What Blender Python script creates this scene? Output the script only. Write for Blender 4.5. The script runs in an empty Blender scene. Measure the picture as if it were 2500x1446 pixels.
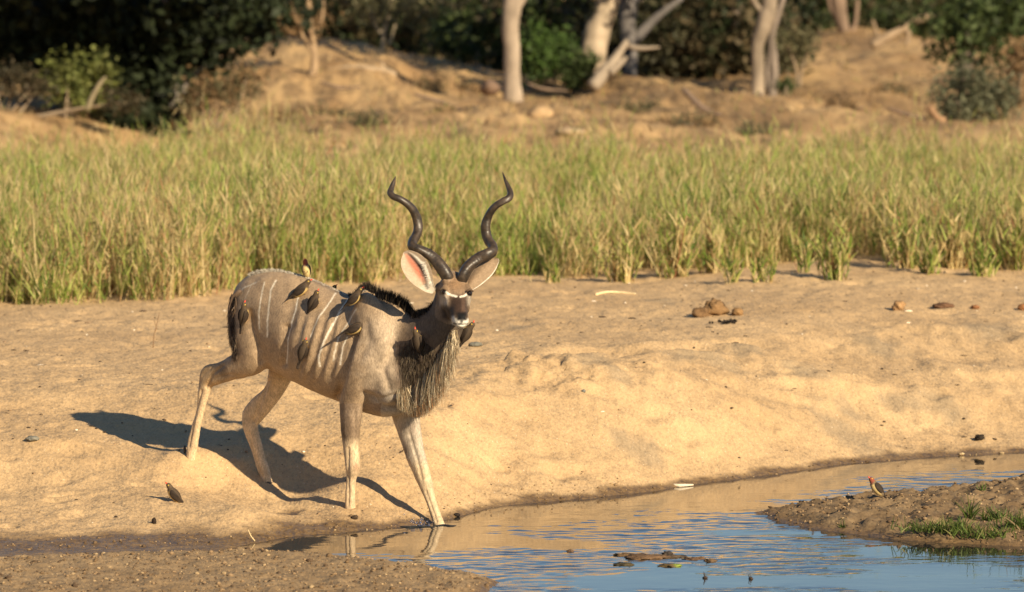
import bpy, math, random
import numpy as np
from mathutils import Vector, Matrix
from mathutils.bvhtree import BVHTree
R = math.radians
SC = bpy.context.scene
COL = SC.collection
random.seed(7)
RNG = np.random.default_rng(11)

# ------------------------------------------------------------------ camera, sky, sun, exposure
CAM_H = 3.15
PITCH = math.atan((723 - 17) / 12000.0)
cam_d = bpy.data.cameras.new('camera'); cam = bpy.data.objects.new('camera', cam_d); COL.objects.link(cam)
cam.location = (0, 0, CAM_H); cam.rotation_euler = (R(90) - PITCH, 0, 0)
cam_d.sensor_width = 36; cam_d.lens = 12000 * 36 / 2500.0
cam_d.clip_start = 0.5; cam_d.clip_end = 6000
cam_d.dof.use_dof = True; cam_d.dof.focus_distance = 30.0; cam_d.dof.aperture_fstop = 3.1
SC.camera = cam
SUN_EL = 25.0
SH = Vector((-0.58, 0.815, 0)).normalized()          # where shadows fall
sun_dir = Vector((-SH.x * math.cos(R(SUN_EL)), -SH.y * math.cos(R(SUN_EL)), math.sin(R(SUN_EL))))
world = bpy.data.worlds.new('World'); SC.world = world; world.use_nodes = True
wn = world.node_tree; wn.nodes.clear()
sky = wn.nodes.new('ShaderNodeTexSky'); sky.sky_type = 'NISHITA'; sky.sun_disc = False
sky.sun_elevation = R(SUN_EL); sky.sun_rotation = math.atan2(sun_dir.x, sun_dir.y)
sky.air_density = 1.0; sky.dust_density = 0.1; sky.ozone_density = 3.0
bg = wn.nodes.new('ShaderNodeBackground'); bg.inputs['Strength'].default_value = 0.058
wo = wn.nodes.new('ShaderNodeOutputWorld')
wn.links.new(sky.outputs[0], bg.inputs[0]); wn.links.new(bg.outputs[0], wo.inputs[0])
sun_l = bpy.data.lights.new('sun', 'SUN'); sun_l.energy = 5.0; sun_l.angle = R(0.5); sun_l.color = (1.0, 0.83, 0.57)
sun = bpy.data.objects.new('sun', sun_l); COL.objects.link(sun)
sun.rotation_euler = sun_dir.to_track_quat('Z', 'Y').to_euler(); sun.location = (20, -20, 30)
SC.view_settings.view_transform = 'Standard'; SC.view_settings.look = 'None'
SC.view_settings.exposure = 0.66; SC.view_settings.gamma = 1; SC.view_settings.use_curve_mapping = False

# ------------------------------------------------------------------ picture <-> world measuring
CO = np.array([0, 0, CAM_H]); CF = np.array([0, math.cos(PITCH), -math.sin(PITCH)]); CU = np.array([0, math.sin(PITCH), math.cos(PITCH)])
def ray(px, py):
    return CF + np.array([(px - 1250) / 12000.0, 0, 0]) - CU * ((py - 723) / 12000.0)
def at(px, py, Y):
    d = ray(px, py); return CO + d * (Y / d[1])
def at0(px, py, z=0.0):
    d = ray(px, py); return CO + d * ((z - CAM_H) / d[2])
def proj(P):
    P = np.asarray(P, float) - CO
    zc = P @ CF
    return 1250 + P[..., 0] / zc * 12000, 723 - (P @ CU) / zc * 12000, zc

# ------------------------------------------------------------------ noise
_perm = np.random.default_rng(3).permutation(256); _perm = np.concatenate([_perm, _perm, _perm])
_g2 = np.stack([np.cos(np.arange(256) * 2.399), np.sin(np.arange(256) * 2.399)], 1)
def pn(x, y, seed=0):
    x = np.asarray(x, float) + seed * 17.31; y = np.asarray(y, float) + seed * 9.77
    xi = np.floor(x).astype(int); yi = np.floor(y).astype(int); xf = x - xi; yf = y - yi
    u = xf * xf * xf * (xf * (xf * 6 - 15) + 10); v = yf * yf * yf * (yf * (yf * 6 - 15) + 10)
    def g(a, b, dx, dy):
        h = _perm[_perm[(xi + a) & 255] + ((yi + b) & 255)]
        return _g2[h, 0] * dx + _g2[h, 1] * dy
    n00 = g(0, 0, xf, yf); n10 = g(1, 0, xf - 1, yf); n01 = g(0, 1, xf, yf - 1); n11 = g(1, 1, xf - 1, yf - 1)
    return (n00 * (1 - u) + n10 * u) * (1 - v) + (n01 * (1 - u) + n11 * u) * v * 1.0
def fbm(x, y, seed=0, oc=4):
    s = 0; a = 1.0
    for i in range(oc):
        s = s + a * pn(x * 2 ** i, y * 2 ** i, seed + i); a *= 0.5
    return s
def sst(e0, e1, x):
    t = np.clip((x - e0) / (e1 - e0), 0, 1); return t * t * (3 - 2 * t)

# ------------------------------------------------------------------ materials
def newmat(name):
    m = bpy.data.materials.new(name); m.use_nodes = True; nt = m.node_tree; nt.nodes.clear()
    out = nt.nodes.new('ShaderNodeOutputMaterial'); b = nt.nodes.new('ShaderNodeBsdfPrincipled')
    nt.links.new(b.outputs[0], out.inputs[0]); return m, nt, b, out
def N(nt, t, **kw):
    n = nt.nodes.new(t)
    for k, v in kw.items():
        if k in n.inputs.keys(): n.inputs[k].default_value = v
        else: setattr(n, k, v)
    return n
def mixc(nt, fac, a, b, mode='MIX'):
    m = nt.nodes.new('ShaderNodeMix'); m.data_type = 'RGBA'; m.blend_type = mode; m.clamp_factor = True
    for i, v in ((0, fac), (6, a), (7, b)):
        if isinstance(v, bpy.types.NodeSocket): nt.links.new(v, m.inputs[i])
        elif i == 0: m.inputs[0].default_value = v
        else: m.inputs[i].default_value = (*v, 1) if len(v) == 3 else v
    return m.outputs[2]
def ramp(nt, sock, a, b, lo=0.0, hi=1.0):
    r = nt.nodes.new('ShaderNodeMapRange'); r.inputs[1].default_value = a; r.inputs[2].default_value = b
    r.inputs[3].default_value = lo; r.inputs[4].default_value = hi; nt.links.new(sock, r.inputs[0]); return r.outputs[0]
def coords(nt, scale=(1, 1, 1)):
    tc = nt.nodes.new('ShaderNodeTexCoord'); mp = nt.nodes.new('ShaderNodeMapping'); mp.inputs['Scale'].default_value = scale
    nt.links.new(tc.outputs['Object'], mp.inputs[0]); return mp.outputs[0]
def noise(nt, vec, scale, detail=4, rough=0.55):
    n = N(nt, 'ShaderNodeTexNoise'); n.inputs['Scale'].default_value = scale; n.inputs['Detail'].default_value = detail
    n.inputs['Roughness'].default_value = rough; nt.links.new(vec, n.inputs['Vector']); return n.outputs['Fac']
def bump(nt, b, h, strength=0.5, dist=0.01):
    n = nt.nodes.new('ShaderNodeBump'); n.inputs['Strength'].default_value = strength; n.inputs['Distance'].default_value = dist
    nt.links.new(h, n.inputs['Height']); nt.links.new(n.outputs[0], b.inputs['Normal'])
def simple(name, col, rough=0.8, var=0.25, scale=20, stretch=(1, 1, 1), bmp=0.3, dist=0.004, spec=0.3):
    m, nt, b, o = newmat(name); v = coords(nt, stretch); n = noise(nt, v, scale)
    lo = tuple(c * (1 - var) for c in col); hi = tuple(min(1, c * (1 + var)) for c in col)
    f = ramp(nt, n, 0.3, 0.7); nt.links.new(mixc(nt, f, lo, hi), b.inputs['Base Color'])
    b.inputs['Roughness'].default_value = rough; b.inputs['Specular IOR Level'].default_value = spec
    bump(nt, b, n, bmp, dist); return m
def attr_mat(name, attr='tint', rough=0.75, var=0.2, scale=30, stretch=(1, 1, 1), trans=0.0, spec=0.2, bmp=0.0, dist=0.003):
    m, nt, b, o = newmat(name); a = N(nt, 'ShaderNodeAttribute', attribute_name=attr)
    v = coords(nt, stretch); n = noise(nt, v, scale)
    f = ramp(nt, n, 0.3, 0.7, 1 - var, 1 + var)
    mul = nt.nodes.new('ShaderNodeVectorMath'); mul.operation = 'SCALE'; nt.links.new(a.outputs['Color'], mul.inputs[0]); nt.links.new(f, mul.inputs['Scale'])
    nt.links.new(mul.outputs[0], b.inputs['Base Color']); b.inputs['Roughness'].default_value = rough; b.inputs['Specular IOR Level'].default_value = spec
    if bmp: bump(nt, b, n, bmp, dist)
    if trans:
        t = nt.nodes.new('ShaderNodeBsdfTranslucent'); nt.links.new(mul.outputs[0], t.inputs[0])
        ms = nt.nodes.new('ShaderNodeMixShader'); ms.inputs[0].default_value = trans
        nt.links.new(b.outputs[0], ms.inputs[1]); nt.links.new(t.outputs[0], ms.inputs[2]); nt.links.new(ms.outputs[0], o.inputs[0])
    return m

# ------------------------------------------------------------------ object helpers
def tag(o, label=None, cat=None, group=None, kind=None):
    if label: o['label'] = label
    if cat: o['category'] = cat
    if group: o['group'] = group
    if kind: o['kind'] = kind
    return o
def origin(name, loc, label, cat, group=None):
    o = bpy.data.objects.new(name, None); COL.objects.link(o); o.location = [float(c) for c in loc]; o.empty_display_size = 0.1
    return tag(o, label, cat, group)
def mesh_data(name, V, F, mat, smooth=True, tint=None, fl=None):
    """V (n,3); F list of faces or (m,k) int array"""
    me = bpy.data.meshes.new(name); V = np.asarray(V, dtype=np.float32)
    if isinstance(F, np.ndarray):
        k = F.shape[1]; me.vertices.add(len(V)); me.vertices.foreach_set('co', V.ravel())
        me.loops.add(F.size); me.loops.foreach_set('vertex_index', F.astype(np.int32).ravel())
        me.polygons.add(len(F)); me.polygons.foreach_set('loop_start', np.arange(0, F.size, k, dtype=np.int32))
        me.update(calc_edges=True)
    else:
        me.from_pydata(V.tolist(), [], F); me.update()
    if smooth: me.polygons.foreach_set('use_smooth', np.ones(len(me.polygons), dtype=bool))
    if tint is not None:
        a = me.color_attributes.new('tint', 'FLOAT_COLOR', 'POINT'); c = np.ones((len(V), 4), dtype=np.float32); c[:, :3] = tint
        a.data.foreach_set('color', c.ravel())
    for k_, arr in (fl or {}).items():
        a = me.attributes.new(k_, 'FLOAT', 'POINT'); a.data.foreach_set('value', np.asarray(arr, dtype=np.float32).ravel())
    if mat: me.materials.append(mat)
    return me
def part(name, V, F, mat, parent=None, **kw):
    """V in world coordinates when parent is an unrotated Empty/obj"""
    V = np.asarray(V, float)
    if parent is not None:
        off = np.zeros(3); p = parent
        while p is not None: off += np.array(p.location); p = p.parent
        V = V - off
    o = bpy.data.objects.new(name, mesh_data(name, V, F, mat, **kw)); COL.objects.link(o)
    if parent is not None: o.parent = parent
    return o
class MB:
    def __init__(s): s.V = []; s.F = []; s.T = []; s.n = 0
    def add(s, V, F, tint=None):
        V = np.asarray(V, float); s.F += [tuple(i + s.n for i in f) for f in F]; s.V.append(V); s.n += len(V)
        s.T.append(np.tile(tint if tint is not None else (1, 1, 1), (len(V), 1)) if np.ndim(tint) < 2 else tint)
        return s
    def arr(s): return np.concatenate(s.V), s.F
    def tint(s): return np.concatenate(s.T)
def nrm(v): v = np.asarray(v, float); return v / (np.linalg.norm(v) + 1e-12)
def catmull(P, n):
    P = np.asarray(P, float); P = np.vstack([2 * P[0] - P[1], P, 2 * P[-1] - P[-2]]); out = []
    for i in range(1, len(P) - 2):
        for t in np.linspace(0, 1, n, endpoint=False):
            a, b, c, d = P[i - 1], P[i], P[i + 1], P[i + 2]
            out.append(0.5 * ((2 * b) + (-a + c) * t + (2 * a - 5 * b + 4 * c - d) * t * t + (-a + 3 * b - 3 * c + d) * t ** 3))
    out.append(P[-2]); return np.array(out)
def tube(P, ra, rb=None, seg=10, side=None, cap=0.5, wob=0.0, seed=0, keel=0.0, twist=0.0):
    """closed tube; side = fixed direction for the ra axis (else parallel transport)"""
    P = np.asarray(P, float); n = len(P); ra = np.broadcast_to(ra, (n,)).astype(float); rb = ra if rb is None else np.broadcast_to(rb, (n,)).astype(float)
    T = np.gradient(P, axis=0); T = T / (np.linalg.norm(T, axis=1)[:, None] + 1e-12)
    A = None; V = []; rs = np.random.default_rng(seed)
    phi = np.linspace(0, 2 * np.pi, seg, endpoint=False)
    for i in range(n):
        if side is not None: a = np.asarray(side, float)
        else: a = A if A is not None else (np.cross(T[i], [0, 0, 1]) if abs(T[i][2]) < 0.9 else np.cross(T[i], [0, 1, 0]))
        a = nrm(a - T[i] * (a @ T[i])); A = a; b = np.cross(T[i], a)
        w = 1 + wob * rs.standard_normal(seg) if wob else 1.0
        k = 1 + keel * np.maximum(0, np.cos(phi - twist * i / max(1, n - 1))) ** 6 if keel else 1.0
        V.append(P[i] + ((np.cos(phi) * ra[i] * w * k)[:, None] * a + (np.sin(phi) * rb[i] * w * k)[:, None] * b))
    V = np.concatenate(V); F = []
    for i in range(n - 1):
        for j in range(seg):
            k = (j + 1) % seg; F.append((i * seg + j, i * seg + k, (i + 1) * seg + k, (i + 1) * seg + j))
    c0 = len(V); V = np.vstack([V, P[0] - T[0] * cap * min(ra[0], rb[0]), P[-1] + T[-1] * cap * min(ra[-1], rb[-1])])
    for j in range(seg):
        k = (j + 1) % seg; F.append((c0, k, j)); F.append((c0 + 1, (n - 1) * seg + j, (n - 1) * seg + k))
    return V, F
_ico = None
def ico(sub=2):
    import bmesh
    bm = bmesh.new(); bmesh.ops.create_icosphere(bm, subdivisions=sub, radius=1); bm.verts.ensure_lookup_table()
    V = np.array([v.co[:] for v in bm.verts]); F = [tuple(v.index for v in f.verts) for f in bm.faces]; bm.free(); return V, F
def ellipsoid(c, axes, sub=3):
    V, F = ico(sub); return np.asarray(c) + V @ np.asarray(axes), F
def rock(c, r, seed=0, flat=1.0, rough=0.25, sub=3, fq=1.6):
    V, F = ico(sub); n = fbm(V[:, 0] * fq + V[:, 2] * 1.3, V[:, 1] * fq - V[:, 2] * 0.9, seed, 4)
    n2 = fbm(V[:, 0] * 3.7 + V[:, 2] * 2.3 + 5, V[:, 1] * 3.7 + V[:, 2], seed + 9, 3)
    V = V * (1 + rough * n * 1.6 + rough * 0.5 * n2)[:, None]; return np.asarray(c) + V * np.asarray(r) * np.array([1, 1, flat]), F

# ------------------------------------------------------------------ the animal's frame (needed by the ground too: hooves press into it)
TH = R(43); HH = np.array([math.cos(TH), -math.sin(TH), 0]); LL = np.array([math.sin(TH), math.cos(TH), 0]); ZZ = np.array([0, 0, 1.0])
_fl = at0(1071, 1280, 0.0); OL = float(_fl @ LL) - 0.13
def fk(px, py, v):
    d = ray(px, py); return CO + d * ((v + OL - CO @ LL) / (d @ LL))
HOOF = {'FL': fk(1071, 1280, .13), 'FR': fk(855, 1244, -.13), 'HL': fk(652, 1175, .10), 'HR': fk(465, 1118, -.15)}

# ------------------------------------------------------------------ terrain
shore_px = [(-900, 1385), (-300, 1362), (0, 1352), (200, 1347), (400, 1340), (560, 1336), (640, 1322), (700, 1310), (850, 1300), (1000, 1284), (1090, 1268), (1150, 1253), (1200, 1240), (1300, 1229), (1450, 1215), (1600, 1198), (1700, 1181), (1900, 1155), (2100, 1130), (2300, 1115), (2500, 1106), (2750, 1098), (3400, 1085), (5000, 1060)]
SHP = np.array([at0(a, b) for a, b in shore_px])
isl1_px = [(-900, 1400), (0, 1371), (150, 1366), (300, 1360), (450, 1356), (600, 1353), (700, 1356), (800, 1362), (950, 1378), (1050, 1389), (1150, 1405), (1212, 1422), (1190, 1448), (1080, 1540), (700, 1750), (-900, 1900)]
isl2_px = [(1846, 1252), (1900, 1249), (2000, 1236), (2100, 1223), (2200, 1216), (2300, 1202), (2400, 1190), (2500, 1174), (2700, 1150), (3300, 1120), (3300, 1350), (2700, 1342), (2500, 1335), (2300, 1326), (2200, 1318), (2100, 1306), (1990, 1292), (1930, 1279), (1868, 1266), (1900, 1260)]
def poly_sd(X, Y, poly):
    P = np.array([at0(a, b)[:2] for a, b in poly]); inside = np.zeros(X.shape, bool); D = np.full(X.shape, 1e9); n = len(P)
    for i in range(n):
        a = P[i]; b = P[(i + 1) % n]; e = b - a; wx = X - a[0]; wy = Y - a[1]
        t = np.clip((wx * e[0] + wy * e[1]) / (e @ e), 0, 1); D = np.minimum(D, np.hypot(wx - t * e[0], wy - t * e[1]))
        c = ((a[1] > Y) != (b[1] > Y)) & (X < (b[0] - a[0]) * (Y - a[1]) / (b[1] - a[1] + 1e-12) + a[0]); inside ^= c
    return np.where(inside, D, -D)
PA = ([0, .75, 2, 2.7, 4.6, 8, 13, 18, 40], [0, .05, .15, .26, .56, .65, .70, .71, .75])
PM = ([0, .5, 1.2, 2.0, 2.6, 6, 11, 16, 40], [0, .12, .36, .58, .66, .70, .77, .78, .85])
PR = ([0, .8, 2, 3.5, 5, 9.5, 14, 40], [0, .13, .42, .66, .74, .84, .84, .9])
_cr = np.random.default_rng(5)
CRAT = []
for i in range(520):
    CRAT.append((_cr.uniform(-6, 6.5), _cr.uniform(29, 43.5), _cr.uniform(.05, .13), _cr.uniform(.006, .024), _cr.uniform(0, 3.14), _cr.uniform(1.0, 1.8)))
for (a, b, r_, dp) in ((1450, 880, .24, .06), (1660, 862, .22, .06), (1800, 850, .18, .05), (1380, 970, .13, .04), (2290, 985, .2, .045), (2060, 1055, .22, .05), (1620, 930, .1, .03), (1960, 880, .13, .03)):
    p = at0(a, b, .62); CRAT.append((p[0], p[1], r_, dp, 0.5, 1.3))
def Zt(X, Y, fine=True):
    X = np.atleast_1d(np.asarray(X, float)); Y = np.atleast_1d(np.asarray(Y, float))
    wob = fbm(X * 1.3, Y * 0.35, 21, 4) * 0.13 * sst(-7, -1.6, X) + fbm(X * 5, Y * .6, 29, 3) * .035
    ys = np.interp(X, SHP[:, 0], SHP[:, 1]) + wob; d = Y - ys
    dd = d + fbm(X * 0.45, Y * 0.45, 2, 3) * np.clip(d * 0.35, 0, 0.8)
    za, zm, zr = (np.interp(dd, p[0], p[1]) for p in (PA, PM, PR))
    t1 = sst(-3.2, 0.5, X); t2 = sst(0.4, 3.0, X)
    z = za * (1 - t1) + zm * t1; z = z * (1 - t2) + zr * t2
    # scoured run-off grooves on the steep bank, lumps on the crest
    bankm = sst(0.1, 0.7, d) * (1 - sst(3.2, 5.0, d)) * sst(-1.3, 0.0, X)
    z = z + bankm * (0.055 * fbm((X + d * 0.35) * 2.1, d * 0.55, 31, 4) + .02 * fbm((X + d * .3) * 6, d * 1.3, 41, 3))
    p1 = at0(1340, 960, .5); led = np.exp(-(((X - p1[0]) / .42) ** 4 + ((Y - p1[1]) / .55) ** 4)); p2 = at0(1580, 920, .6); led = np.maximum(led, .7 * np.exp(-(((X - p2[0]) / .3) ** 4 + ((Y - p2[1]) / .4) ** 4)))
    cr = fbm(X * 5.5, Y * 3.2, 161, 4); z = z + led * (.04 * np.abs(cr) + .028 * sst(-.06, .03, cr + .3 * pn(X * 14, Y * 8, 163)) + .02 * np.abs(pn(X * 19, Y * 10, 167)) - .03)
    p3 = at0(1213, 945, .5); z = z - .11 * np.exp(-(((X - p3[0]) / .055) ** 2 + ((Y - p3[1]) / .11) ** 2)) + .05 * np.exp(-(((X - p3[0] - .11) / .07) ** 2 + ((Y - p3[1]) / .16) ** 2))
    flat = sst(1.0, 5.0, d)
    z = z + flat * 0.036 * fbm(X * 0.8, Y * 0.6, 51, 4) * (1 - sst(60, 75, Y)) + sst(5, 9, d) * (1 - sst(45, 60, Y)) * 0.05 * np.abs(pn(X * .7, Y * .35, 61))
    m = np.exp(-(((X - at0(1330, 950, .45)[0]) / .5) ** 2 + ((Y - at0(1330, 950, .5)[1]) / .45) ** 2)); z = z + .07 * m
    m = np.exp(-(((X - 1.05) / .5) ** 2 + ((Y - 34.1) / .5) ** 2)); z = z + .06 * m
    # bed and the damp trough on the left
    bed = np.maximum(-0.16, d * 0.22)
    trough = 1 - sst(at0(560, 1340)[0] - .15, at0(640, 1330)[0] + .1, X)
    bed = bed * (1 - trough) + 0.014 * trough
    z = np.where(d < 0, bed, z + 0.014 * trough * np.exp(-np.clip(d, 0, 9) / .5))
    # bars of mud in the stream
    s1 = poly_sd(X, Y, isl1_px) + .05 * fbm(X * 3, Y * 1.2, 81, 3); s2 = poly_sd(X, Y, isl2_px) + .06 * fbm(X * 3, Y * 1.2, 91, 4)
    lump = 0.5 + fbm(X * 9, Y * 7, 71, 4)
    i1 = np.where(s1 > 0, 0.045 * (1 - np.exp(-s1 / .12)) + .02 * lump * sst(0, .15, s1), s1 * .3)
    i2 = np.where(s2 > 0, 0.05 * (1 - np.exp(-s2 / .15)) + .05 * lump * sst(0, .2, s2) + .012 * fbm(X * 22, Y * 12, 75, 3) * sst(0, .1, s2), s2 * .3)
    mud = np.clip(.72 * sst(-.05, .05, s1) + sst(-.05, .05, s2), 0, 1)
    z = np.where(d < 0.1, np.maximum(z, np.maximum(i1, i2)), z)
    # near bank under the viewpoint
    z = np.maximum(z, np.interp(Y, [-60, 6, 14, 19], [1.5, 1.4, 0.5, -0.16]))
    # far side: reed flat, then the wooded slope
    hz = np.interp(Y, [58, 64, 72, 85, 100, 120, 160, 260, 700, 4000], [.8, 1.08, 1.24, 1.5, 1.9, 2.35, 4.6, 9, 26, 60])
    hz = hz + .95 * np.exp(-((X + 9.4) / 2.2) ** 2 - ((Y - 70) / 4.2) ** 2) - .38 * np.exp(-((X + 5.5) / 1.3) ** 2 - ((Y - 74) / 8) ** 2) + .85 * np.exp(-((X + 4.2) / 2.6) ** 2 - ((Y - 91) / 6) ** 2)
    hz = hz + .22 * np.exp(-((X - 2.6) / 2.6) ** 2 - ((Y - 82) / 5) ** 2) + .4 * np.exp(-((X - 7) / 4) ** 2 - ((Y - 108) / 8) ** 2) + .25 * np.exp(-((X + .2) / 1.3) ** 2 - ((Y - 74) / 3) ** 2)
    hz = hz + (.36 * fbm(X * .33 + Y * .06, Y * .12, 101, 5) + .17 * np.abs(fbm(X * 1.1 + Y * .3, Y * .3, 111, 4))) * sst(60, 72, Y)
    z = np.where(Y > 58, np.maximum(z * (1 - sst(58, 64, Y)) + hz * sst(58, 64, Y), hz * 0), z)
    if fine:
        dry = sst(0.2, 0.8, d) * (1 - sst(55, 60, Y))
        z = z + dry * (0.010 * fbm(X * 3.1, Y * 2.3, 121, 4) + 0.010 * fbm(X * 10, Y * 5.5, 131, 3)) * (Y < 60)
        z = z + sst(-.02, .12, d) * (1 - sst(.5, 1.3, d)) * .014 * (fbm(X * 8, Y * 6, 141, 4)) * (Y < 60)
        if len(X) > 2000:
            for (cx, cy, r, dp, an, el) in CRAT:
                k = (np.abs(X - cx) < r * 5) & (np.abs(Y - cy) < r * 5)
                if not k.any(): continue
                dx = X[k] - cx; dy = Y[k] - cy; ca, sa = math.cos(an), math.sin(an)
                q = ((dx * ca + dy * sa) / (r * el)) ** 2 + ((-dx * sa + dy * ca) / r) ** 2
                z[k] += dp * (-np.exp(-q) + .45 * np.exp(-(np.sqrt(q) - 1.5) ** 2 * 3)) * sst(.3, .7, d[k])
    return z, d, mud
_corr = []
def Z(X, Y, fine=True, full=False):
    z, d, mud = Zt(X, Y, fine)
    for (x, y, dz) in _corr:
        z = z + dz * np.exp(-((np.asarray(X) - x) ** 2 + (np.asarray(Y) - y) ** 2) / (2 * .22 ** 2))
    return (z, d, mud) if full else z
CTRL = [tuple(HOOF[k_]) for k_ in ('FR', 'HL', 'HR')] + [((q_ - 1250) / 12000 * y_, y_, z_) for q_, y_, z_ in ((650, 30.45, .075), (555, 30.7, .125), (750, 30.2, .06), (560, 30.2, .085), (650, 29.95, .05), (460, 30.7, .17), (740, 30.75, .11))]
for k_ in range(9):
    for p in CTRL: _corr.append((p[0], p[1], .8 * float(p[2] + .008 - Z(p[0], p[1])[0])))
def zg(x, y): return float(Z([x], [y])[0])
def ground_at(px, py):
    d = ray(px, py); t = np.concatenate([np.arange(22, 60, .02), np.arange(60, 400, .1)]); P = CO + d * t[:, None]
    z = Z(P[:, 0], P[:, 1]); k = np.argmax(P[:, 2] < z)
    if not (P[:, 2] < z).any(): k = len(t) - 1
    return np.array([P[k, 0], P[k, 1], z[k]])

def stretch(lo, hi, step, outlo, outhi, g=1.25):
    a = np.arange(lo, hi + step / 2, step); l = []; s = step; x = lo
    while x > outlo: s *= g; x -= s; l.append(x)
    r = []; s = step; x = a[-1]
    while x < outhi: s *= g; x += s; r.append(x)
    return np.concatenate([l[::-1], a, r])
gx = stretch(-4.6, 4.6, .026, -3000, 3000, 1.22)
gy = np.concatenate([[-60, -20, 0, 8, 12, 16, 19, 21, 22.5, 23.5, 24.3, 25], np.arange(25.4, 36, .034), np.arange(36, 45, .07), np.arange(45, 60, .25), np.arange(60, 130, .33), stretch(130.5, 131, .5, 130, 4000, 1.2)[3:]])
GX, GY = np.meshgrid(gx, gy); sh = GX.shape
gz, gd, gm = Z(GX.ravel(), GY.ravel(), full=True)
V = np.stack([GX.ravel(), GY.ravel(), gz], 1)
ii = np.arange(sh[0] * sh[1]).reshape(sh)
F = np.stack([ii[:-1, :-1].ravel(), ii[:-1, 1:].ravel(), ii[1:, 1:].ravel(), ii[1:, :-1].ravel()], 1)
m, nt, b, o_ = newmat('sand_and_earth')
v = coords(nt); vs = coords(nt, (1, .45, 1))
n_big = noise(nt, v, 0.9, 5); n_mid = noise(nt, vs, 5.0, 6, .65); vf = coords(nt, (1, .28, 1)); n_fine = noise(nt, vf, 62.0, 4, .75); n_spk = noise(nt, vf, 120.0, 2, .5); n_mark = noise(nt, coords(nt, (1, .3, 1)), 17.0, 5, .7)
dry = mixc(nt, ramp(nt, n_big, .32, .68), (.49, .325, .168), (.60, .41, .218))
dry = mixc(nt, ramp(nt, n_mid, .54, .72, 0, .35), dry, (.36, .25, .145))
dry = mixc(nt, ramp(nt, n_mark, .58, .70, 0, .35), dry, (.27, .185, .105))
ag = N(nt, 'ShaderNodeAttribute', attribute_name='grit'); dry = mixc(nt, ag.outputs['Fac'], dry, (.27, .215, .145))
dry = mixc(nt, ramp(nt, n_fine, .50, .62, 0, .45), dry, (.28, .19, .11))
dry = mixc(nt, ramp(nt, n_spk, .66, .74, 0, .6), dry, (.85, .74, .58))
mudc = mixc(nt, ramp(nt, n_mid, .38, .62), (.155, .10, .052), (.27, .185, .10))
n_clod = noise(nt, v, 26.0, 5, .7)
mudc = mixc(nt, ramp(nt, n_clod, .48, .66, 0, .7), mudc, (.15, .095, .05))
wetc = mixc(nt, ramp(nt, n_clod, .4, .65), (.215, .135, .062), (.09, .056, .03))
n_h = noise(nt, coords(nt, (1, .3, 1)), .9, 6, .65); n_h2 = noise(nt, coords(nt, (1, .25, 1)), 3.2, 5, .7)
hill = mixc(nt, ramp(nt, n_h, .38, .62), (.32, .195, .09), (.56, .365, .172))
hill = mixc(nt, ramp(nt, n_h2, .48, .62, 0, .75), hill, (.15, .095, .05))
am = N(nt, 'ShaderNodeAttribute', attribute_name='mud'); aw = N(nt, 'ShaderNodeAttribute', attribute_name='wet'); ah = N(nt, 'ShaderNodeAttribute', attribute_name='hill')
c = mixc(nt, am.outputs['Fac'], dry, mudc); c = mixc(nt, aw.outputs['Fac'], c, wetc); c = mixc(nt, ah.outputs['Fac'], c, hill)
nt.links.new(c, b.inputs['Base Color'])
nt.links.new(ramp(nt, aw.outputs['Fac'], 0, 1, .95, .45), b.inputs['Roughness']); b.inputs['Specular IOR Level'].default_value = .25
def cent_(vec_scale, sc, dt, rg):
    n = N(nt, 'ShaderNodeTexNoise'); n.inputs['Scale'].default_value = sc; n.inputs['Detail'].default_value = dt; n.inputs['Roughness'].default_value = rg
    nt.links.new(coords(nt, vec_scale), n.inputs['Vector']); s = nt.nodes.new('ShaderNodeVectorMath'); s.operation = 'SUBTRACT'; s.inputs[1].default_value = (.5, .5, .5); nt.links.new(n.outputs['Color'], s.inputs[0]); return s.outputs[0]
def addn(acc, vec_, k):
    s = nt.nodes.new('ShaderNodeVectorMath'); s.operation = 'MULTIPLY_ADD'; s.inputs[1].default_value = (k, k, k * .3); nt.links.new(vec_, s.inputs[0]); nt.links.new(acc, s.inputs[2]); return s.outputs[0]
geo = N(nt, 'ShaderNodeNewGeometry'); acc = addn(geo.outputs['Normal'], cent_((1, .3, 1), 60.0, 4, .8), 1.6); acc = addn(acc, cent_((1, .4, 1), 16.0, 4, .75), .6)
nz = nt.nodes.new('ShaderNodeVectorMath'); nz.operation = 'NORMALIZE'; nt.links.new(acc, nz.inputs[0]); nt.links.new(nz.outputs[0], b.inputs['Normal'])
wet = (1 - sst(.012, .05, gz - .035 * fbm(GX.ravel() * 4, GY.ravel() * 3, 151, 4))) * (GY.ravel() < 45)
edge_ = (1 - sst(.0, .03, gz)) * (GY.ravel() < 45)
wet = np.clip(np.where(gm > .5, edge_ + (1 - sst(.015, .045, gz)) * .4, wet), 0, 1)
wet = np.clip(wet + (1 - sst(.22, .72, gd + .35 * fbm(GX.ravel() * 3, GY.ravel() * 2, 153, 4))) * (gd > -.05) * (1 - sst(-1.9, -.6, GX.ravel())) * .9, 0, 1)
grit = np.zeros(len(gz))  # coarse grey sand; its dark tone also paints in the shade of hollows
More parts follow.
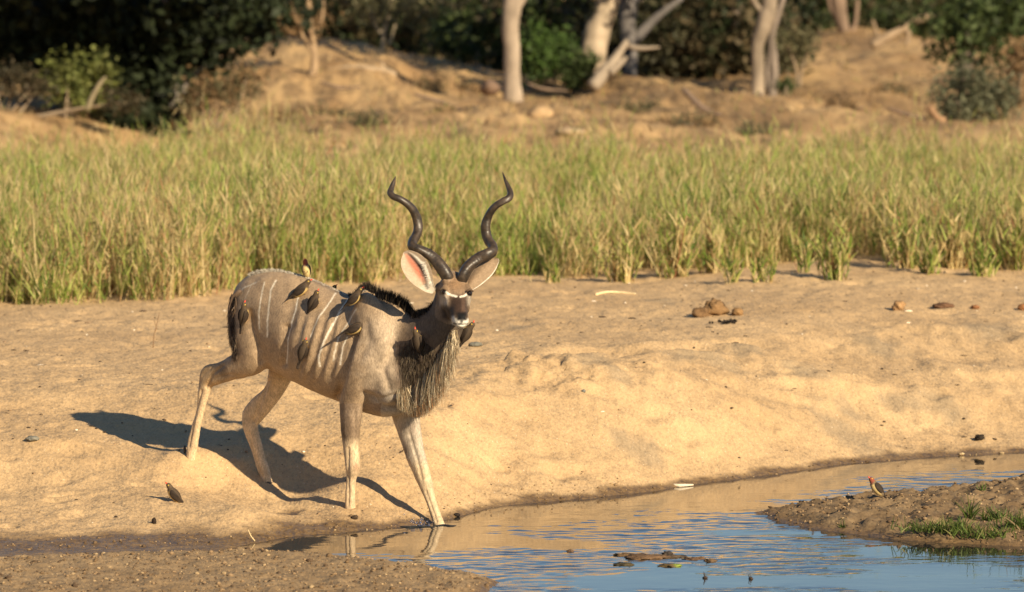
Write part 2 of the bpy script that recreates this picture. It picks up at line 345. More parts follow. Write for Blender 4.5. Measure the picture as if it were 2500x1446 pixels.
for (q_x, q_y, q_w, q_h, q_k) in ((1440, 884, .13, .35, -.6), (1668, 862, .16, .4, -.5), (1815, 848, .17, .3, -.7), (2300, 987, .16, .35, .8), (2200, 980, .2, .2, .2), (2060, 1062, .22, .45, .9), (2080, 1010, .15, .25, .3), (1750, 880, .2, .3, .5), (1500, 900, .1, .3, .6), (1960, 905, .16, .25, .7), (1620, 735, .2, .3, 0), (2420, 800, .25, .4, .2), (2150, 840, .2, .4, .3), (1260, 800, .2, .3, 0), (1560, 1100, .2, .25, .6)):
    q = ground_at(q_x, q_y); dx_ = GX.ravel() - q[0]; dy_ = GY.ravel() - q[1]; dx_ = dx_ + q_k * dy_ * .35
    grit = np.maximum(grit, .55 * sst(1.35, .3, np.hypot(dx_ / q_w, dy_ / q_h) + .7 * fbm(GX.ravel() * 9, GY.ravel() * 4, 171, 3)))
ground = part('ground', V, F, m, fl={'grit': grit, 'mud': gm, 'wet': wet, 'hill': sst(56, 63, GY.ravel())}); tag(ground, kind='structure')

# ------------------------------------------------------------------ water
m, nt, b, o_ = newmat('stream_water')
b.inputs['Base Color'].default_value = (.025, .024, .02, 1); b.inputs['Roughness'].default_value = .035; b.inputs['IOR'].default_value = 1.33; b.inputs['Specular IOR Level'].default_value = 1.0
def cent(vec_scale, sc, dt=3, rg=.6):
    n = N(nt, 'ShaderNodeTexNoise'); n.inputs['Scale'].default_value = sc; n.inputs['Detail'].default_value = dt; n.inputs['Roughness'].default_value = rg
    nt.links.new(coords(nt, vec_scale), n.inputs['Vector'])
    s = nt.nodes.new('ShaderNodeVectorMath'); s.operation = 'SUBTRACT'; s.inputs[1].default_value = (.5, .5, .5); nt.links.new(n.outputs['Color'], s.inputs[0]); return s.outputs[0]
def vscale(vv, fac):
    s = nt.nodes.new('ShaderNodeVectorMath'); s.operation = 'SCALE'; nt.links.new(vv, s.inputs[0])
    if isinstance(fac, float): s.inputs['Scale'].default_value = fac
    else: nt.links.new(fac, s.inputs['Scale'])
    return s.outputs[0]
def vadd(a, bb):
    s = nt.nodes.new('ShaderNodeVectorMath'); s.operation = 'ADD'; nt.links.new(a, s.inputs[0]); nt.links.new(bb, s.inputs[1]); return s.outputs[0]
patch = ramp(nt, noise(nt, coords(nt, (.45, .8, 1)), 1.0, 4, .55), .47, .58)
rip = cent((1, 2.4, 1), 12.0, 4, .6); swell = cent((.5, 1.2, 1), 1.6, 2, .5)
aw = N(nt, 'ShaderNodeAttribute', attribute_name='ripple')
mm = nt.nodes.new('ShaderNodeMath'); mm.operation = 'MULTIPLY'; nt.links.new(patch, mm.inputs[0]); nt.links.new(aw.outputs['Fac'], mm.inputs[1])
am_ = nt.nodes.new('ShaderNodeMath'); am_.operation = 'MULTIPLY_ADD'; nt.links.new(mm.outputs[0], am_.inputs[0]); am_.inputs[1].default_value = .30; am_.inputs[2].default_value = .008
vec = vadd(vscale(rip, am_.outputs[0]), vscale(swell, .025))
fl_ = nt.nodes.new('ShaderNodeVectorMath'); fl_.operation = 'MULTIPLY'; fl_.inputs[1].default_value = (.6, 1, 0); nt.links.new(vec, fl_.inputs[0])
geo = N(nt, 'ShaderNodeNewGeometry'); up = nt.nodes.new('ShaderNodeVectorMath'); up.operation = 'ADD'; nt.links.new(geo.outputs['Normal'], up.inputs[1]); nt.links.new(fl_.outputs[0], up.inputs[0])
nn = nt.nodes.new('ShaderNodeVectorMath'); nn.operation = 'NORMALIZE'; nt.links.new(up.outputs[0], nn.inputs[0]); nt.links.new(nn.outputs[0], b.inputs['Normal'])
wx = stretch(-3.4, 4.4, .03, -14, 40, 1.3); wy = stretch(26.2, 34.8, .02, 12, 46, 1.3); WX, WY = np.meshgrid(wx, wy); wxr, wyr = WX.ravel(), WY.ravel()
wdist = np.interp(wxr, SHP[:, 0], SHP[:, 1]) - wyr
ripple = sst(.45, 1.5, wdist) * sst(-.15, .12, fbm(wxr * .55 + 3, wyr * .9, 303, 3) + .04)
rp2 = np.exp(-((wxr + .28) / .9) ** 2 - ((wyr - 29.72) / .25) ** 2) * .8; amp = (.06 + .94 * np.maximum(ripple, rp2)) * sst(.02, .3, wdist)
wob_ = .6 * pn(wxr * 1.7, wyr * 2.2, 311)
hgt_ = amp * (.0040 * pn(wxr * 4.2 + wob_ * 2, wyr * 7.5 + wob_ * 3, 305) + .0042 * pn(wxr * 8.5 + wob_, wyr * 15 + wob_ * 4, 306) + .0027 * pn(wxr * 15, wyr * 25, 307)) + .002 * pn(wxr * .9, wyr * 1.6, 309) * sst(.3, 1.5, wdist)
V = np.stack([wxr, wyr, hgt_], 1); jj = np.arange(WX.size).reshape(WX.shape)
F = np.stack([jj[:-1, :-1].ravel(), jj[:-1, 1:].ravel(), jj[1:, 1:].ravel(), jj[1:, :-1].ravel()], 1)
tag(part('water', V, F, m, fl={'ripple': ripple}), kind='structure')
# ================================================================== THE KUDU
KO = (HOOF['FR'] + HOOF['FL'] + HOOF['HR'] + HOOF['HL']) / 4; KO = np.array([KO[0], KO[1], 0.12])
kudu = origin('kudu', KO, 'big grey-brown male kudu antelope with spiral horns, one forefoot in the stream', 'antelope')
def loft(st, n=6, seg=20, v0=None, cap=.8, side=LL, mode='trunk'):
    """stations (px, py, v, r_lateral m, r_vertical m)"""
    st = np.array(st, float); C = np.array([fk(a, b_, v_) for a, b_, v_ in st[:, :3]])
    C = catmull(C, n); ra = catmull(st[:, 3:4], n)[:, 0]; rb = catmull(st[:, 4:5], n)[:, 0]
    return tube(C, ra, rb, seg=seg, side=side, cap=cap)
PXM = 1 / 392.0
def trunk_st(px, t, b_, lat): return (px, (t + b_) / 2, 0, lat, (b_ - t) / 2 * PXM)
BP = []
# trunk
BP.append(loft([trunk_st(586, 722, 860, .08), trunk_st(608, 688, 885, .155), trunk_st(655, 657, 896, .215), trunk_st(715, 668, 922, .235), trunk_st(770, 692, 948, .262), trunk_st(825, 716, 972, .268), trunk_st(875, 728, 992, .235), trunk_st(925, 732, 1014, .20), trunk_st(970, 752, 1016, .17), trunk_st(1002, 800, 985, .11)], seg=28, cap=.55))
# haunch, near and far
for s, dx in ((-1, 0), (1, 0)):
    if s < 0:
        BP.append(loft([(636, 748, -.10, .09, .15), (622, 790, -.13, .095, .17), (622, 838, -.145, .09, .17), (615, 868, -.15, .078, .135), (590, 890, -.15, .062, .095), (560, 902, -.15, .048, .074), (532, 914, -.15, .038, .066), (508, 928, -.15, .033, .056), (500, 950, -.15, .031, .048), (492, 985, -.15, .026, .037), (484, 1020, -.15, .024, .034), (475, 1060, -.15, .026, .038), (470, 1088, -.15, .030, .041), (467, 1112, -.15, .031, .036), (466, 1134, -.15, .033, .038)], seg=20))
        BP.append(loft([(560, 893, -.15, .03, .03), (525, 899, -.15, .03, .03), (504, 906, -.15, .03, .032), (497, 925, -.15, .027, .03), (492, 955, -.15, .02, .024), (484, 1000, -.15, .014, .018)], seg=12))
    else:
        BP.append(loft([(690, 760, .09, .08, .15), (700, 830, .13, .09, .16), (694, 880, .14, .075, .12), (680, 925, .14, .055, .090), (660, 965, .135, .042, .070), (630, 998, .125, .038, .080), (614, 1020, .12, .035, .078), (612, 1046, .115, .033, .062), (623, 1080, .11, .029, .050), (632, 1112, .105, .028, .047), (641, 1140, .10, .030, .047), (648, 1160, .10, .030, .043), (655, 1192, .10, .030, .043)], seg=20))
# fore legs
BP.append(loft([(905, 800, -.12, .075, .15), (890, 870, -.16, .085, .16), (868, 930, -.165, .075, .12), (858, 975, -.155, .055, .093), (857, 1010, -.145, .05, .084), (855, 1050, -.14, .045, .072), (857, 1090, -.135, .041, .059), (860, 1125, -.13, .043, .053), (861, 1143, -.13, .042, .050), (857, 1172, -.13, .027, .034), (855.5, 1205, -.13, .028, .034), (855, 1228, -.13, .030, .036), (855, 1262, -.13, .033, .036)], seg=20))
BP.append(loft([(975, 900, .10, .09, .14), (985, 980, .125, .075, .115), (994, 1030, .13, .058, .098), (1004, 1070, .13, .05, .082), (1014, 1110, .13, .044, .072), (1030, 1155, .13, .041, .061), (1041, 1187, .13, .040, .048), (1050, 1216, .13, .030, .035), (1060, 1246, .13, .030, .036), (1070, 1275, .13, .033, .038), (1078, 1300, .13, .034, .038)], seg=20))
# shoulder blade, point of shoulder, hip, brisket fold
def blob(px, py, v, H_, W_, Lr, rot=0):
    c, s = math.cos(rot), math.sin(rot); ax = np.array([H_ * (HH * c + ZZ * s), Lr * LL, W_ * (-HH * s + ZZ * c)])
    BP.append(ellipsoid(fk(px, py, v), ax))
blob(912, 815, -.13, .15, .27, .085, .35); blob(900, 900, -.14, .17, .17, .085, 0); blob(950, 925, -.09, .15, .16, .10, 0)
blob(602, 1014, .125, .035, .045, .025, 0); blob(868, 1132, -.13, .02, .035, .028, 0); blob(655, 716, -.11, .13, .10, .06, -.35); blob(620, 800, -.12, .15, .25, .10, 0); blob(905, 790, .15, .13, .24, .08, .3); blob(640, 800, .12, .17, .22, .10, 0)
blob(935, 985, 0, .17, .075, .11, -.15); blob(690, 880, -.12, .12, .08, .07, -.5)
# neck (thick, with a heavy throat) and withers
BP.append(loft([(940, 850, 0, .14, .27), (975, 858, 0, .135, .235), (1014, 850, 0, .12, .20), (1052, 826, 0, .108, .175), (1082, 790, 0, .098, .145), (1097, 752, 0, .09, .12), (1102, 715, 0, .085, .10)], seg=24))
BP.append(loft([(860, 760, 0, .07, .09), (905, 758, 0, .075, .10), (950, 772, 0, .07, .10), (990, 805, 0, .07, .09)], seg=14))
# head
HY = float(fk(1112, 690, 0)[1]) - .03
P0 = at(1111, 676, HY); P1 = at(1127, 772, HY - .27)
HF = nrm(P1 - P0); HLn = np.linalg.norm(P1 - P0); HS = nrm(np.cross(HF, ZZ)); HN = nrm(np.cross(HS, HF))
if HN[1] > 0: HN = -HN
def hp(t, s, n): return P0 + HF * (t * HLn) + HS * s + HN * n
def head_loft(st, seg=24, cap=.6):
    st = np.array(st, float); C = np.array([hp(a, s_, n_) for a, s_, n_ in st[:, :3]]); C = catmull(C, 6)
    return tube(C, catmull(st[:, 3:4], 6)[:, 0], catmull(st[:, 4:5], 6)[:, 0], seg=seg, side=HS, cap=cap)
BP.append(head_loft([(-.22, 0, -.10, .055, .06), (-.08, 0, -.088, .085, .088), (.10, 0, -.085, .096, .092), (.27, 0, -.085, .096, .092), (.42, 0, -.083, .082, .086), (.60, 0, -.075, .062, .074), (.78, 0, -.062, .051, .060), (.92, 0, -.050, .050, .050), (1.02, 0, -.042, .047, .042), (1.09, 0, -.044, .035, .030)]))
BP.append(head_loft([(.15, 0, -.15, .07, .05), (.4, 0, -.145, .062, .05), (.65, 0, -.115, .045, .042), (.9, 0, -.085, .036, .032), (1.02, 0, -.075, .03, .026)]))
for s in (-1, 1):
    V_, F_ = ellipsoid(hp(.30, s * .070, -.025), np.array([.055 * HF, .026 * HS, .030 * HN])); BP.append((V_, F_))          # brow
    BP.append(ellipsoid(hp(.45, s * .055, -.065), np.array([.085 * HF, .022 * HS, .045 * HN])))                               # cheek
    BP.append(ellipsoid(hp(1.0, s * .026, -.030), np.array([.030 * HF, .018 * HS, .020 * HN])))                               # nostril wing
    BP.append(head_loft([(-.14, s * .03, -.06, .03, .03), (0, s * .042, -.03, .036, .034), (.09, s * .046, -.004, .034, .028)], cap=.6))   # pedicle
    BP.append(ellipsoid(hp(-.02, s * .085, -.10), np.array([.035 * HF, .03 * HS, .04 * HN])))                                  # ear root
tmp = MB()
for V_, F_ in BP: tmp.add(V_, F_)
V_, F_ = tmp.arr(); tme = mesh_data('tmp_body', V_, F_, None); tob = bpy.data.objects.new('tmp_body', tme); COL.objects.link(tob)
md = tob.modifiers.new('r', 'REMESH'); md.mode = 'VOXEL'; md.voxel_size = .0068; md.use_smooth_shade = True
md = tob.modifiers.new('s', 'SMOOTH'); md.factor = .5; md.iterations = 12
dg = bpy.context.evaluated_depsgraph_get(); dg.update(); me2 = bpy.data.meshes.new_from_object(tob.evaluated_get(dg))
bpy.data.objects.remove(tob)
nv = len(me2.vertices); BV = np.empty(nv * 3, dtype=np.float32); me2.vertices.foreach_get('co', BV); BV = BV.reshape(-1, 3).astype(float)
BF = [tuple(p.vertices) for p in me2.polygons]; BN = np.empty(nv * 3, dtype=np.float32); me2.vertices.foreach_get('normal', BN); BN = BN.reshape(-1, 3).astype(float)
print('kudu verts', nv)
ed = np.empty(len(me2.edges) * 2, dtype=np.int32); me2.edges.foreach_get('vertices', ed); ed = ed.reshape(-1, 2)
deg = np.bincount(ed.ravel(), minlength=nv).astype(float)[:, None]
_x, _y, _ = proj(BV); wsm = (sst(1000, 930, _x) * sst(965, 930, _y + np.clip(_x - 860, 0, 200) * -.2) * sst(560, 580, _x))[:, None] * .5
wsm = np.maximum(wsm, .5 * (sst(1060, 1030, _x) * sst(940, 900, _y))[:, None] * (_x[:, None] > 560) * (_y[:, None] < 940))
for it in range(45):
    S_ = np.stack([np.bincount(ed[:, 0], BV[ed[:, 1], k], nv) + np.bincount(ed[:, 1], BV[ed[:, 0], k], nv) for k in range(3)], 1) / deg
    BV = BV + (S_ - BV) * wsm
# body coordinates
KB = fk(900, 900, 0)
def uvw(P): Q = np.asarray(P) - KB; return Q @ HH, Q @ LL + 0.0, np.asarray(P)[..., 2]
bu, bv, bw = uvw(BV); bvv = (BV @ LL) - OL
px, py, _ = proj(BV)
BM = BV - LL * ((bvv + np.abs(bvv))[:, None]) * (bvv > 0)[:, None]       # mirrored onto the near side
mx, my, _ = proj(BM)
# relief: ribs, tendons, sinew grooves
ribs = np.sin((mx - (my - 850) * -.28) / 26 * 2 * np.pi) * sst(700, 745, mx) * (1 - sst(815, 850, mx)) * sst(740, 800, my) * (1 - sst(900, 945, my)) * sst(.12, .2, np.abs(bvv))
BV = BV + BN * (ribs * .0055)[:, None]
def groove(pts, width, depth, near=True, true=False, mask=None):
    global BV
    gx_, gy_ = (px, py) if true else (mx, my)
    D = np.full(nv, 1e9)
    for (a, b_), (c_, d_) in zip(pts[:-1], pts[1:]):
        ex, ey = c_ - a, d_ - b_; t = np.clip(((gx_ - a) * ex + (gy_ - b_) * ey) / (ex * ex + ey * ey), 0, 1)
        D = np.minimum(D, np.hypot(gx_ - a - t * ex, gy_ - b_ - t * ey))
    BV = BV - BN * (depth * np.exp(-(D / width) ** 2) * (np.abs(bvv) > .06) * (1 if mask is None else mask))[:, None]
groove([(872, 800), (856, 850), (845, 890), (834, 930), (822, 968)], 7, .028)
groove([(697, 800), (693, 850), (692, 890)], 9, .024); groove([(960, 850), (935, 905), (950, 950)], 9, .012); groove([(890, 960), (930, 975), (965, 965)], 6, .011)
groove([(609, 760), (614, 800), (625, 840), (636, 880)], 10, .012); groove([(735, 700), (712, 745), (704, 790)], 16, .014); groove([(880, 870), (900, 830), (893, 790)], 12, .010)
groove([(640, 930), (600, 920), (560, 915), (520, 925)], 3, .003)
fr_ = (bvv < -.02) & (px > 800) & (py > 985); hr_ = (bvv < -.03) & (px < 600); hl_ = (bvv > .03) & (px < 730) & (px > 560); fl2_ = (bvv > 0) & (px > 940)
groove([(850, 1095), (850, 1150), (851, 1190), (850, 1235)], 3.2, .007, true=True, mask=fr_); groove([(866, 1000), (868, 1060), (872, 1100)], 5, .006, true=True, mask=fr_)
groove([(492, 955), (479, 1000), (470, 1045), (461, 1090)], 3.2, .008, true=True, mask=hr_); groove([(545, 893), (520, 912), (505, 945)], 4, .009, true=True, mask=hr_)
groove([(655, 930), (642, 965), (620, 1030)], 4, .010, true=True, mask=hl_); groove([(606, 1060), (620, 1110), (640, 1168)], 3.2, .007, true=True, mask=hl_)
groove([(1000, 1060), (1018, 1120), (1030, 1170)], 4, .007, true=True, mask=fl2_); groove([(1040, 1200), (1056, 1245), (1066, 1275)], 3, .006, true=True, mask=fl2_)
BV = BV + BN * (fbm(mx * .03, my * .03, 5, 3) * .0035 * (my > 600))[:, None]
# ---- coat colour
def lerp(c, col, f): return c * (1 - f[:, None]) + np.asarray(col) * f[:, None]
fn = fbm(mx * .035, my * .05, 1, 4); ff = fbm(mx * .4, my * .12, 2, 3)
C = np.tile(np.array([.335, .235, .145]), (nv, 1)) * (1 + .13 * fn + .10 * ff)[:, None]
trunk = (my < 1010) & (mx < 985)
C = lerp(C, (.46, .37, .275), sst(860, 905, mx + fn * 25) * (1 - sst(965, 990, mx)) * sst(745, 800, my) * (1 - sst(960, 1000, my)) * .45)     # greyer shoulder
C = lerp(C, (.37, .265, .165), sst(660, 600, mx) * sst(790, 880, my) * (my < 1000) * .6)
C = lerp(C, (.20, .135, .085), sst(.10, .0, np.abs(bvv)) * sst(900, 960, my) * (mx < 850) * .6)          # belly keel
C = lerp(C, (.11, .085, .065), sst(.05, .0, np.abs(bvv)) * (BN[:, 2] > .2) * (mx < 900) * .6)                # along the spine
# dark neck, partly the head's shade painted in, and dark shoulder cape
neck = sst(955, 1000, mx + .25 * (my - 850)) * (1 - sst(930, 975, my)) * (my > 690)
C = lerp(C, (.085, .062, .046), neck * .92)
C = lerp(C, (.12, .075, .045), sst(955, 985, mx + fn * 12) * (1 - sst(1040, 1070, mx)) * sst(800, 850, my) * (1 - sst(930, 965, my + fn * 20)) * .8)
C = lerp(C, (.42, .36, .29), sst(890, 930, mx) * sst(945, 975, my) * (my < 1030) * .7)
C = lerp(C, (.40, .34, .24), sst(985, 1010, mx) * sst(905, 950, my) * (1 - sst(1000, 1030, my)) * .8)
C = lerp(C, (.10, .07, .05), sst(580, 562, mx + ff * 4) * sst(700, 740, my) * (1 - sst(850, 890, my)) * .8)
# legs
cream = np.array([.53, .395, .245])
isFR = (bvv < -.02) & (px > 800) & (py > 985) & (px < 930); isFL = (px > 940) & (py > 1005) & (bvv > 0)
isHR = (bvv < -.03) & (px < 600) & (py > 870); isHL = (bvv > .03) & (px < 730) & (py > 890) & (px > 560)
C = lerp(C, (.30, .215, .145), isFR * 1.0); C = lerp(C, (.13, .085, .05), isFR * sst(1015, 1050, py) * (1 - sst(1065, 1090, py)) * .55 + isFR * (px < 842) * .4)
C = lerp(C, cream * (1 + .0), isFR * sst(1062, 1092, py + ff * 10)); C = lerp(C, (.34, .20, .12), isFR * np.exp(-((px - 870) / 9) ** 2 - ((py - 1140) / 14) ** 2) * .75)
C = lerp(C, (.44, .36, .27), isFL * 1.0); C = lerp(C, (.24, .18, .14), isFL * np.exp(-((px - 1008) / 12) ** 2 - ((py - 1045) / 22) ** 2) * .8)
C = lerp(C, (.15, .10, .07), isFL * np.exp(-((px - 990) / 9) ** 2 - ((py - 1100) / 14) ** 2) * .7); C = lerp(C, cream * 1.05, isFL * sst(1110, 1150, py))
C = lerp(C, (.36, .25, .14), isHR * (1 - sst(515, 550, px + ff * 8))); C = lerp(C, cream * 1.02, isHR * sst(925, 965, py)); C = lerp(C, (.09, .065, .045), isHR * np.exp(-((px - 543) / 12) ** 2 - ((py - 905) / 26) ** 2) * .7)
C = lerp(C, (.42, .27, .13), isHR * np.exp(-((px - 512) / 14) ** 2 - ((py - 935) / 12) ** 2) * .6)
C = lerp(C, cream * 1.05, isHL * sst(895, 940, py)); C = lerp(C, (.30, .24, .16), isHL * (1 - sst(.0, .7, (px - 588) / 12.0)) * .35)
for k_, (p, rr) in {'a': ((866, 1243), 0)}.items(): pass
C = lerp(C, (.07, .055, .045), ((isFR & (py > 1246)) | (isHL & (py > 1177)) | (isFL & (py > 1284))) * 1.0)
# white body stripes, the same on both sides
stripes = [[(646, 690), (640, 712), (636, 736), (632, 765), (633, 803)], [(674, 685), (661, 709), (656, 749), (653, 786), (653, 822)], [(727, 716), (723, 735), (720, 755), (707, 790), (698, 823), (696, 854), (694, 890)],
           [(745, 792), (738, 807), (731, 835)], [(822, 712), (798, 749), (779, 774), (765, 803), (757, 822)], [(852, 728), (827, 765), (808, 801), (792, 834), (779, 869), (781, 894)], [(869, 755), (852, 786), (827, 823), (815, 869), (814, 880)], [(848, 823), (837, 848), (831, 890)], [(625, 690), (598, 702), (576, 718)], [(613, 697), (600, 725), (597, 740)],
           [(752, 696), (742, 705), (735, 715)]]
sw = [2.6, 3.2, 3.2, 1.8, 2.8, 3.4, 2.6, 2.6, 2.6, 1.6, 2.2]; sa = [.65, .7, .95, .35, .8, .95, .7, .85, .5, .3, .7]
for pts, w_, a_ in zip(stripes, sw, sa):
    D = np.full(nv, 1e9)
    for (a, b_), (c_, d_) in zip(pts[:-1], pts[1:]):
        ex, ey = c_ - a, d_ - b_; t = np.clip(((mx - a) * ex + (my - b_) * ey) / (ex * ex + ey * ey), 0, 1)
        D = np.minimum(D, np.hypot(mx - a - t * ex, my - b_ - t * ey))
    C = lerp(C, (.80, .72, .58), a_ * .9 * sst(w_ * 1.05, w_ * .2, D + ff * 1.3) * (np.abs(bvv) > .03) * (my < 900) * 1.0)
# face
Q = BV - P0; ht = (Q @ HF) / HLn; hs = Q @ HS; hn = Q @ HN
head = (ht > -.3) & (ht < 1.25) & (hn > -.21) & (np.abs(hs) < .13) & (px > 1062) & (py < 806) & (BV[:, 1] < HY + .03)
hx = px; hy = py
def hm(cx, cy, rx, ry, pw=2): return np.exp(-(np.abs((hx - cx) / rx) ** pw) - (np.abs((hy - cy) / ry) ** pw)) * head
C = lerp(C, (.20, .135, .085), head * 1.0)
C = lerp(C, (.24, .145, .075), hm(1112, 694, 28, 18))
C = lerp(C, (.40, .29, .20), hm(1093, 676, 9, 10) * .6 + hm(1135, 676, 9, 10) * .6)
C = lerp(C, (.44, .37, .29), hm(1083, 734, 11, 15, 4)); C = lerp(C, (.46, .39, .30), hm(1143, 733, 8, 14, 4))
C = lerp(C, (.040, .022, .014), hm(1121, 746, 24, 26, 6)); C = lerp(C, (.022, .014, .011), hm(1094, 762, 17, 19, 4) * .95)
C = lerp(C, (.12, .07, .045), hm(1131, 742, 5, 24, 4) * .6)
for pts in ([(1086, 711), (1093, 717), (1102, 721), (1114, 724)], [(1124, 725), (1133, 723), (1141, 718), (1146, 712)]):
    D = np.full(nv, 1e9)
    for (a, b_), (c_, d_) in zip(pts[:-1], pts[1:]):
        ex, ey = c_ - a, d_ - b_; t = np.clip(((hx - a) * ex + (hy - b_) * ey) / (ex * ex + ey * ey), 0, 1); D = np.minimum(D, np.hypot(hx - a - t * ex, hy - b_ - t * ey))
    C = lerp(C, (.78, .70, .58), sst(3.4, 1.4, D) * head * .85)
C = lerp(C, (.72, .66, .56), hm(1125, 785, 22, 8, 6)); C = lerp(C, (.70, .64, .54), hm(1126, 797, 16, 7, 6))
C = lerp(C, (.66, .60, .5), hm(1106, 779, 4, 7, 4) * .8)
C = lerp(C, (.004, .003, .003), hm(1127, 773, 14.5, 11.5, 6)); C = lerp(C, (.012, .01, .01), hm(1127, 784, 4, 5, 4) * .9)
C = lerp(C, (.03, .022, .018), sst(2.2, .8, np.abs(hy - 790.5 + .004 * (hx - 1127) ** 2)) * (np.abs(hx - 1126) < 19) * head)
C = lerp(C, (.012, .01, .01), hm(1081, 713, 9, 7.5, 4) + hm(1148, 717, 7, 6.5, 4))
BV = BV - HN * (.010 * (hm(1119, 776, 3.2, 3.5) + hm(1136, 776, 3.2, 3.5)) + .006 * sst(2.5, .5, np.abs(hy - 790.5 + .004 * (hx - 1127) ** 2)) * (np.abs(hx - 1126) < 19) * head)[:, None]
C = np.clip(C, .005, .9)
m, nt, b, o_ = newmat('short_coat'); a = N(nt, 'ShaderNodeAttribute', attribute_name='tint')
cs = coords(nt, (1, 1, .35)); n1 = noise(nt, cs, 130, 4, .7); n2 = noise(nt, coords(nt), 16, 4, .6)
f1 = ramp(nt, n1, .3, .7, .6, 1.38); f2 = ramp(nt, n2, .35, .65, .84, 1.14)
mu = nt.nodes.new('ShaderNodeMath'); mu.operation = 'MULTIPLY'; nt.links.new(f1, mu.inputs[0]); nt.links.new(f2, mu.inputs[1])
sc_ = nt.nodes.new('ShaderNodeVectorMath'); sc_.operation = 'SCALE'; nt.links.new(a.outputs['Color'], sc_.inputs[0]); nt.links.new(mu.outputs[0], sc_.inputs['Scale'])
nt.links.new(sc_.outputs[0], b.inputs['Base Color']); b.inputs['Roughness'].default_value = .62; b.inputs['Specular IOR Level'].default_value = .3
b.inputs['Sheen Weight'].default_value = .05; b.inputs['Sheen Roughness'].default_value = .5; b.inputs['Sheen Tint'].default_value = (.8, .65, .5, 1)
bump(nt, b, n1, .5, .004); coat = m
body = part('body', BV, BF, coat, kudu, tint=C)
bvh = BVHTree.FromPolygons([Vector(v_) for v_ in BV], BF)
def hit(px_, py_):
    d = Vector(ray(px_, py_)).normalized(); r_ = bvh.ray_cast(Vector(CO), d)
    return (np.array(r_[0]), np.array(r_[1])) if r_[0] is not None else (None, None)

# ---- horns
m_horn, nt, b, o_ = newmat('horn'); cv = coords(nt, (1, 1, 1)); n1 = noise(nt, cv, 26, 5, .7); n3 = noise(nt, coords(nt, (1, 1, 3.2)), 38, 3, .6)
nt.links.new(mixc(nt, ramp(nt, n1, .35, .7), (.022, .017, .013), (.085, .058, .038)), b.inputs['Base Color']); b.inputs['Roughness'].default_value = .42; b.inputs['Specular IOR Level'].default_value = .5
bump(nt, b, n3, .35, .004)
def horn(pts, nm='horn'):
    pts = np.array(pts, float); n = len(pts)
    C0 = np.array([at(a, b_, HY + .0 + d_) for a, b_, w_, d_ in pts]); Cc = catmull(C0, 9); r_ = np.clip(catmull(pts[:, 2:3], 9)[:, 0], .6, 30) * PXM
    L_ = np.concatenate([[0], np.cumsum(np.linalg.norm(np.diff(Cc, axis=0), axis=1))])
    r_ = r_ * (1 + .022 * np.sin(L_ / .021 * 2 * np.pi) * np.clip(1 - L_ / .8, 0, 1))
    V_, F_ = tube(Cc, r_ * 1.0, r_ * .93, seg=20, cap=1.5, keel=.24, twist=9.0)
    o = part(nm, V_, F_, m_horn, kudu); return o
hornL = horn([(1099, 692, 13, .01), (1091, 672, 14.2, -.01), (1077, 650, 14, .0), (1060, 631, 13.2, .02), (1041, 618, 12.6, .025), (1021, 610, 12.2, .02), (1007, 602, 12, .045), (1008, 590, 12, .09), (1017, 574, 11.6, .13), (1020, 555, 11, .15), (1016, 533, 10.4, .15), (1008, 514, 9.8, .13), (995, 499, 9.2, .11), (977, 487, 8.7, .10), (960, 480, 8.2, .11), (953, 471, 7.8, .14), (956, 459, 6.4, .17), (961, 445, 4.4, .19), (966, 431, .8, .21)])
hornR = horn([(1126, 693, 13, .01), (1132, 674, 14.2, -.01), (1142, 655, 14.2, .0), (1156, 640, 13.6, .02), (1172, 628, 13, .025), (1189, 620, 12.6, .02), (1203, 612, 12, .045), (1202, 600, 12, .09), (1193, 587, 11.8, .13), (1188, 570, 11.5, .15), (1187, 552, 11, .15), (1191, 533, 10.4, .15), (1199, 516, 9.7, .13), (1212, 502, 9, .11), (1229, 491, 8.6, .10), (1242, 483, 8, .11), (1246, 472, 7.2, .14), (1242, 459, 5.9, .17), (1234, 441, 3.6, .20), (1227, 421, .8, .23)])
# ---- ears
m_ear = attr_mat('ear_skin', rough=.8, var=.18, scale=90, bmp=.3, trans=.18)
def ear(outline_mid, hw, depth, cup, inner, name='ear', facing=-1, colf=None):
    """outline_mid: midline px points base->tip; hw half widths px; cup m toward camera at rims"""
    mid = catmull(np.array(outline_mid, float), 6); w_ = catmull(np.array(hw, float)[:, None], 6)[:, 0]; dp_ = catmull(np.array(depth, float)[:, None], 6)[:, 0]
    n = len(mid); k = 15; V_ = []; T_ = []; tg = np.gradient(mid, axis=0); tg /= np.linalg.norm(tg, axis=1)[:, None]
    for layer in (0, 1):
        for i in range(n):
            nx, ny = -tg[i][1], tg[i][0]
            for j in range(k):
                s = -1 + 2 * j / (k - 1); x = mid[i][0] + nx * s * w_[i]; y = mid[i][1] + ny * s * w_[i]
                dd = dp_[i] + facing * cup * (abs(s) ** 2) * (1.0 if s < 0 or facing > 0 else .25) * (w_[i] / max(hw)) + layer * .007 * -facing * (1 - abs(s) ** 4)
                P = at(x, y, HY + dd); V_.append(P); T_.append(colf(i / (n - 1), s, layer))
    F_ = []
    for layer in (0, 1):
        o0 = layer * n * k
        for i in range(n - 1):
            for j in range(k - 1):
                f = (o0 + i * k + j, o0 + i * k + j + 1, o0 + (i + 1) * k + j + 1, o0 + (i + 1) * k + j); F_.append(f if layer == 0 else f[::-1])
    for i in range(n - 1):
        for j in (0, k - 1): F_.append((i * k + j, (i + 1) * k + j, n * k + (i + 1) * k + j, n * k + i * k + j))
    for i in (0, n - 1):
        for j in range(k - 1): F_.append((i * k + j, i * k + j + 1, n * k + i * k + j + 1, n * k + i * k + j))
    return part(name, V_, F_, m_ear, kudu, tint=np.clip(np.array(T_), 0, 1))
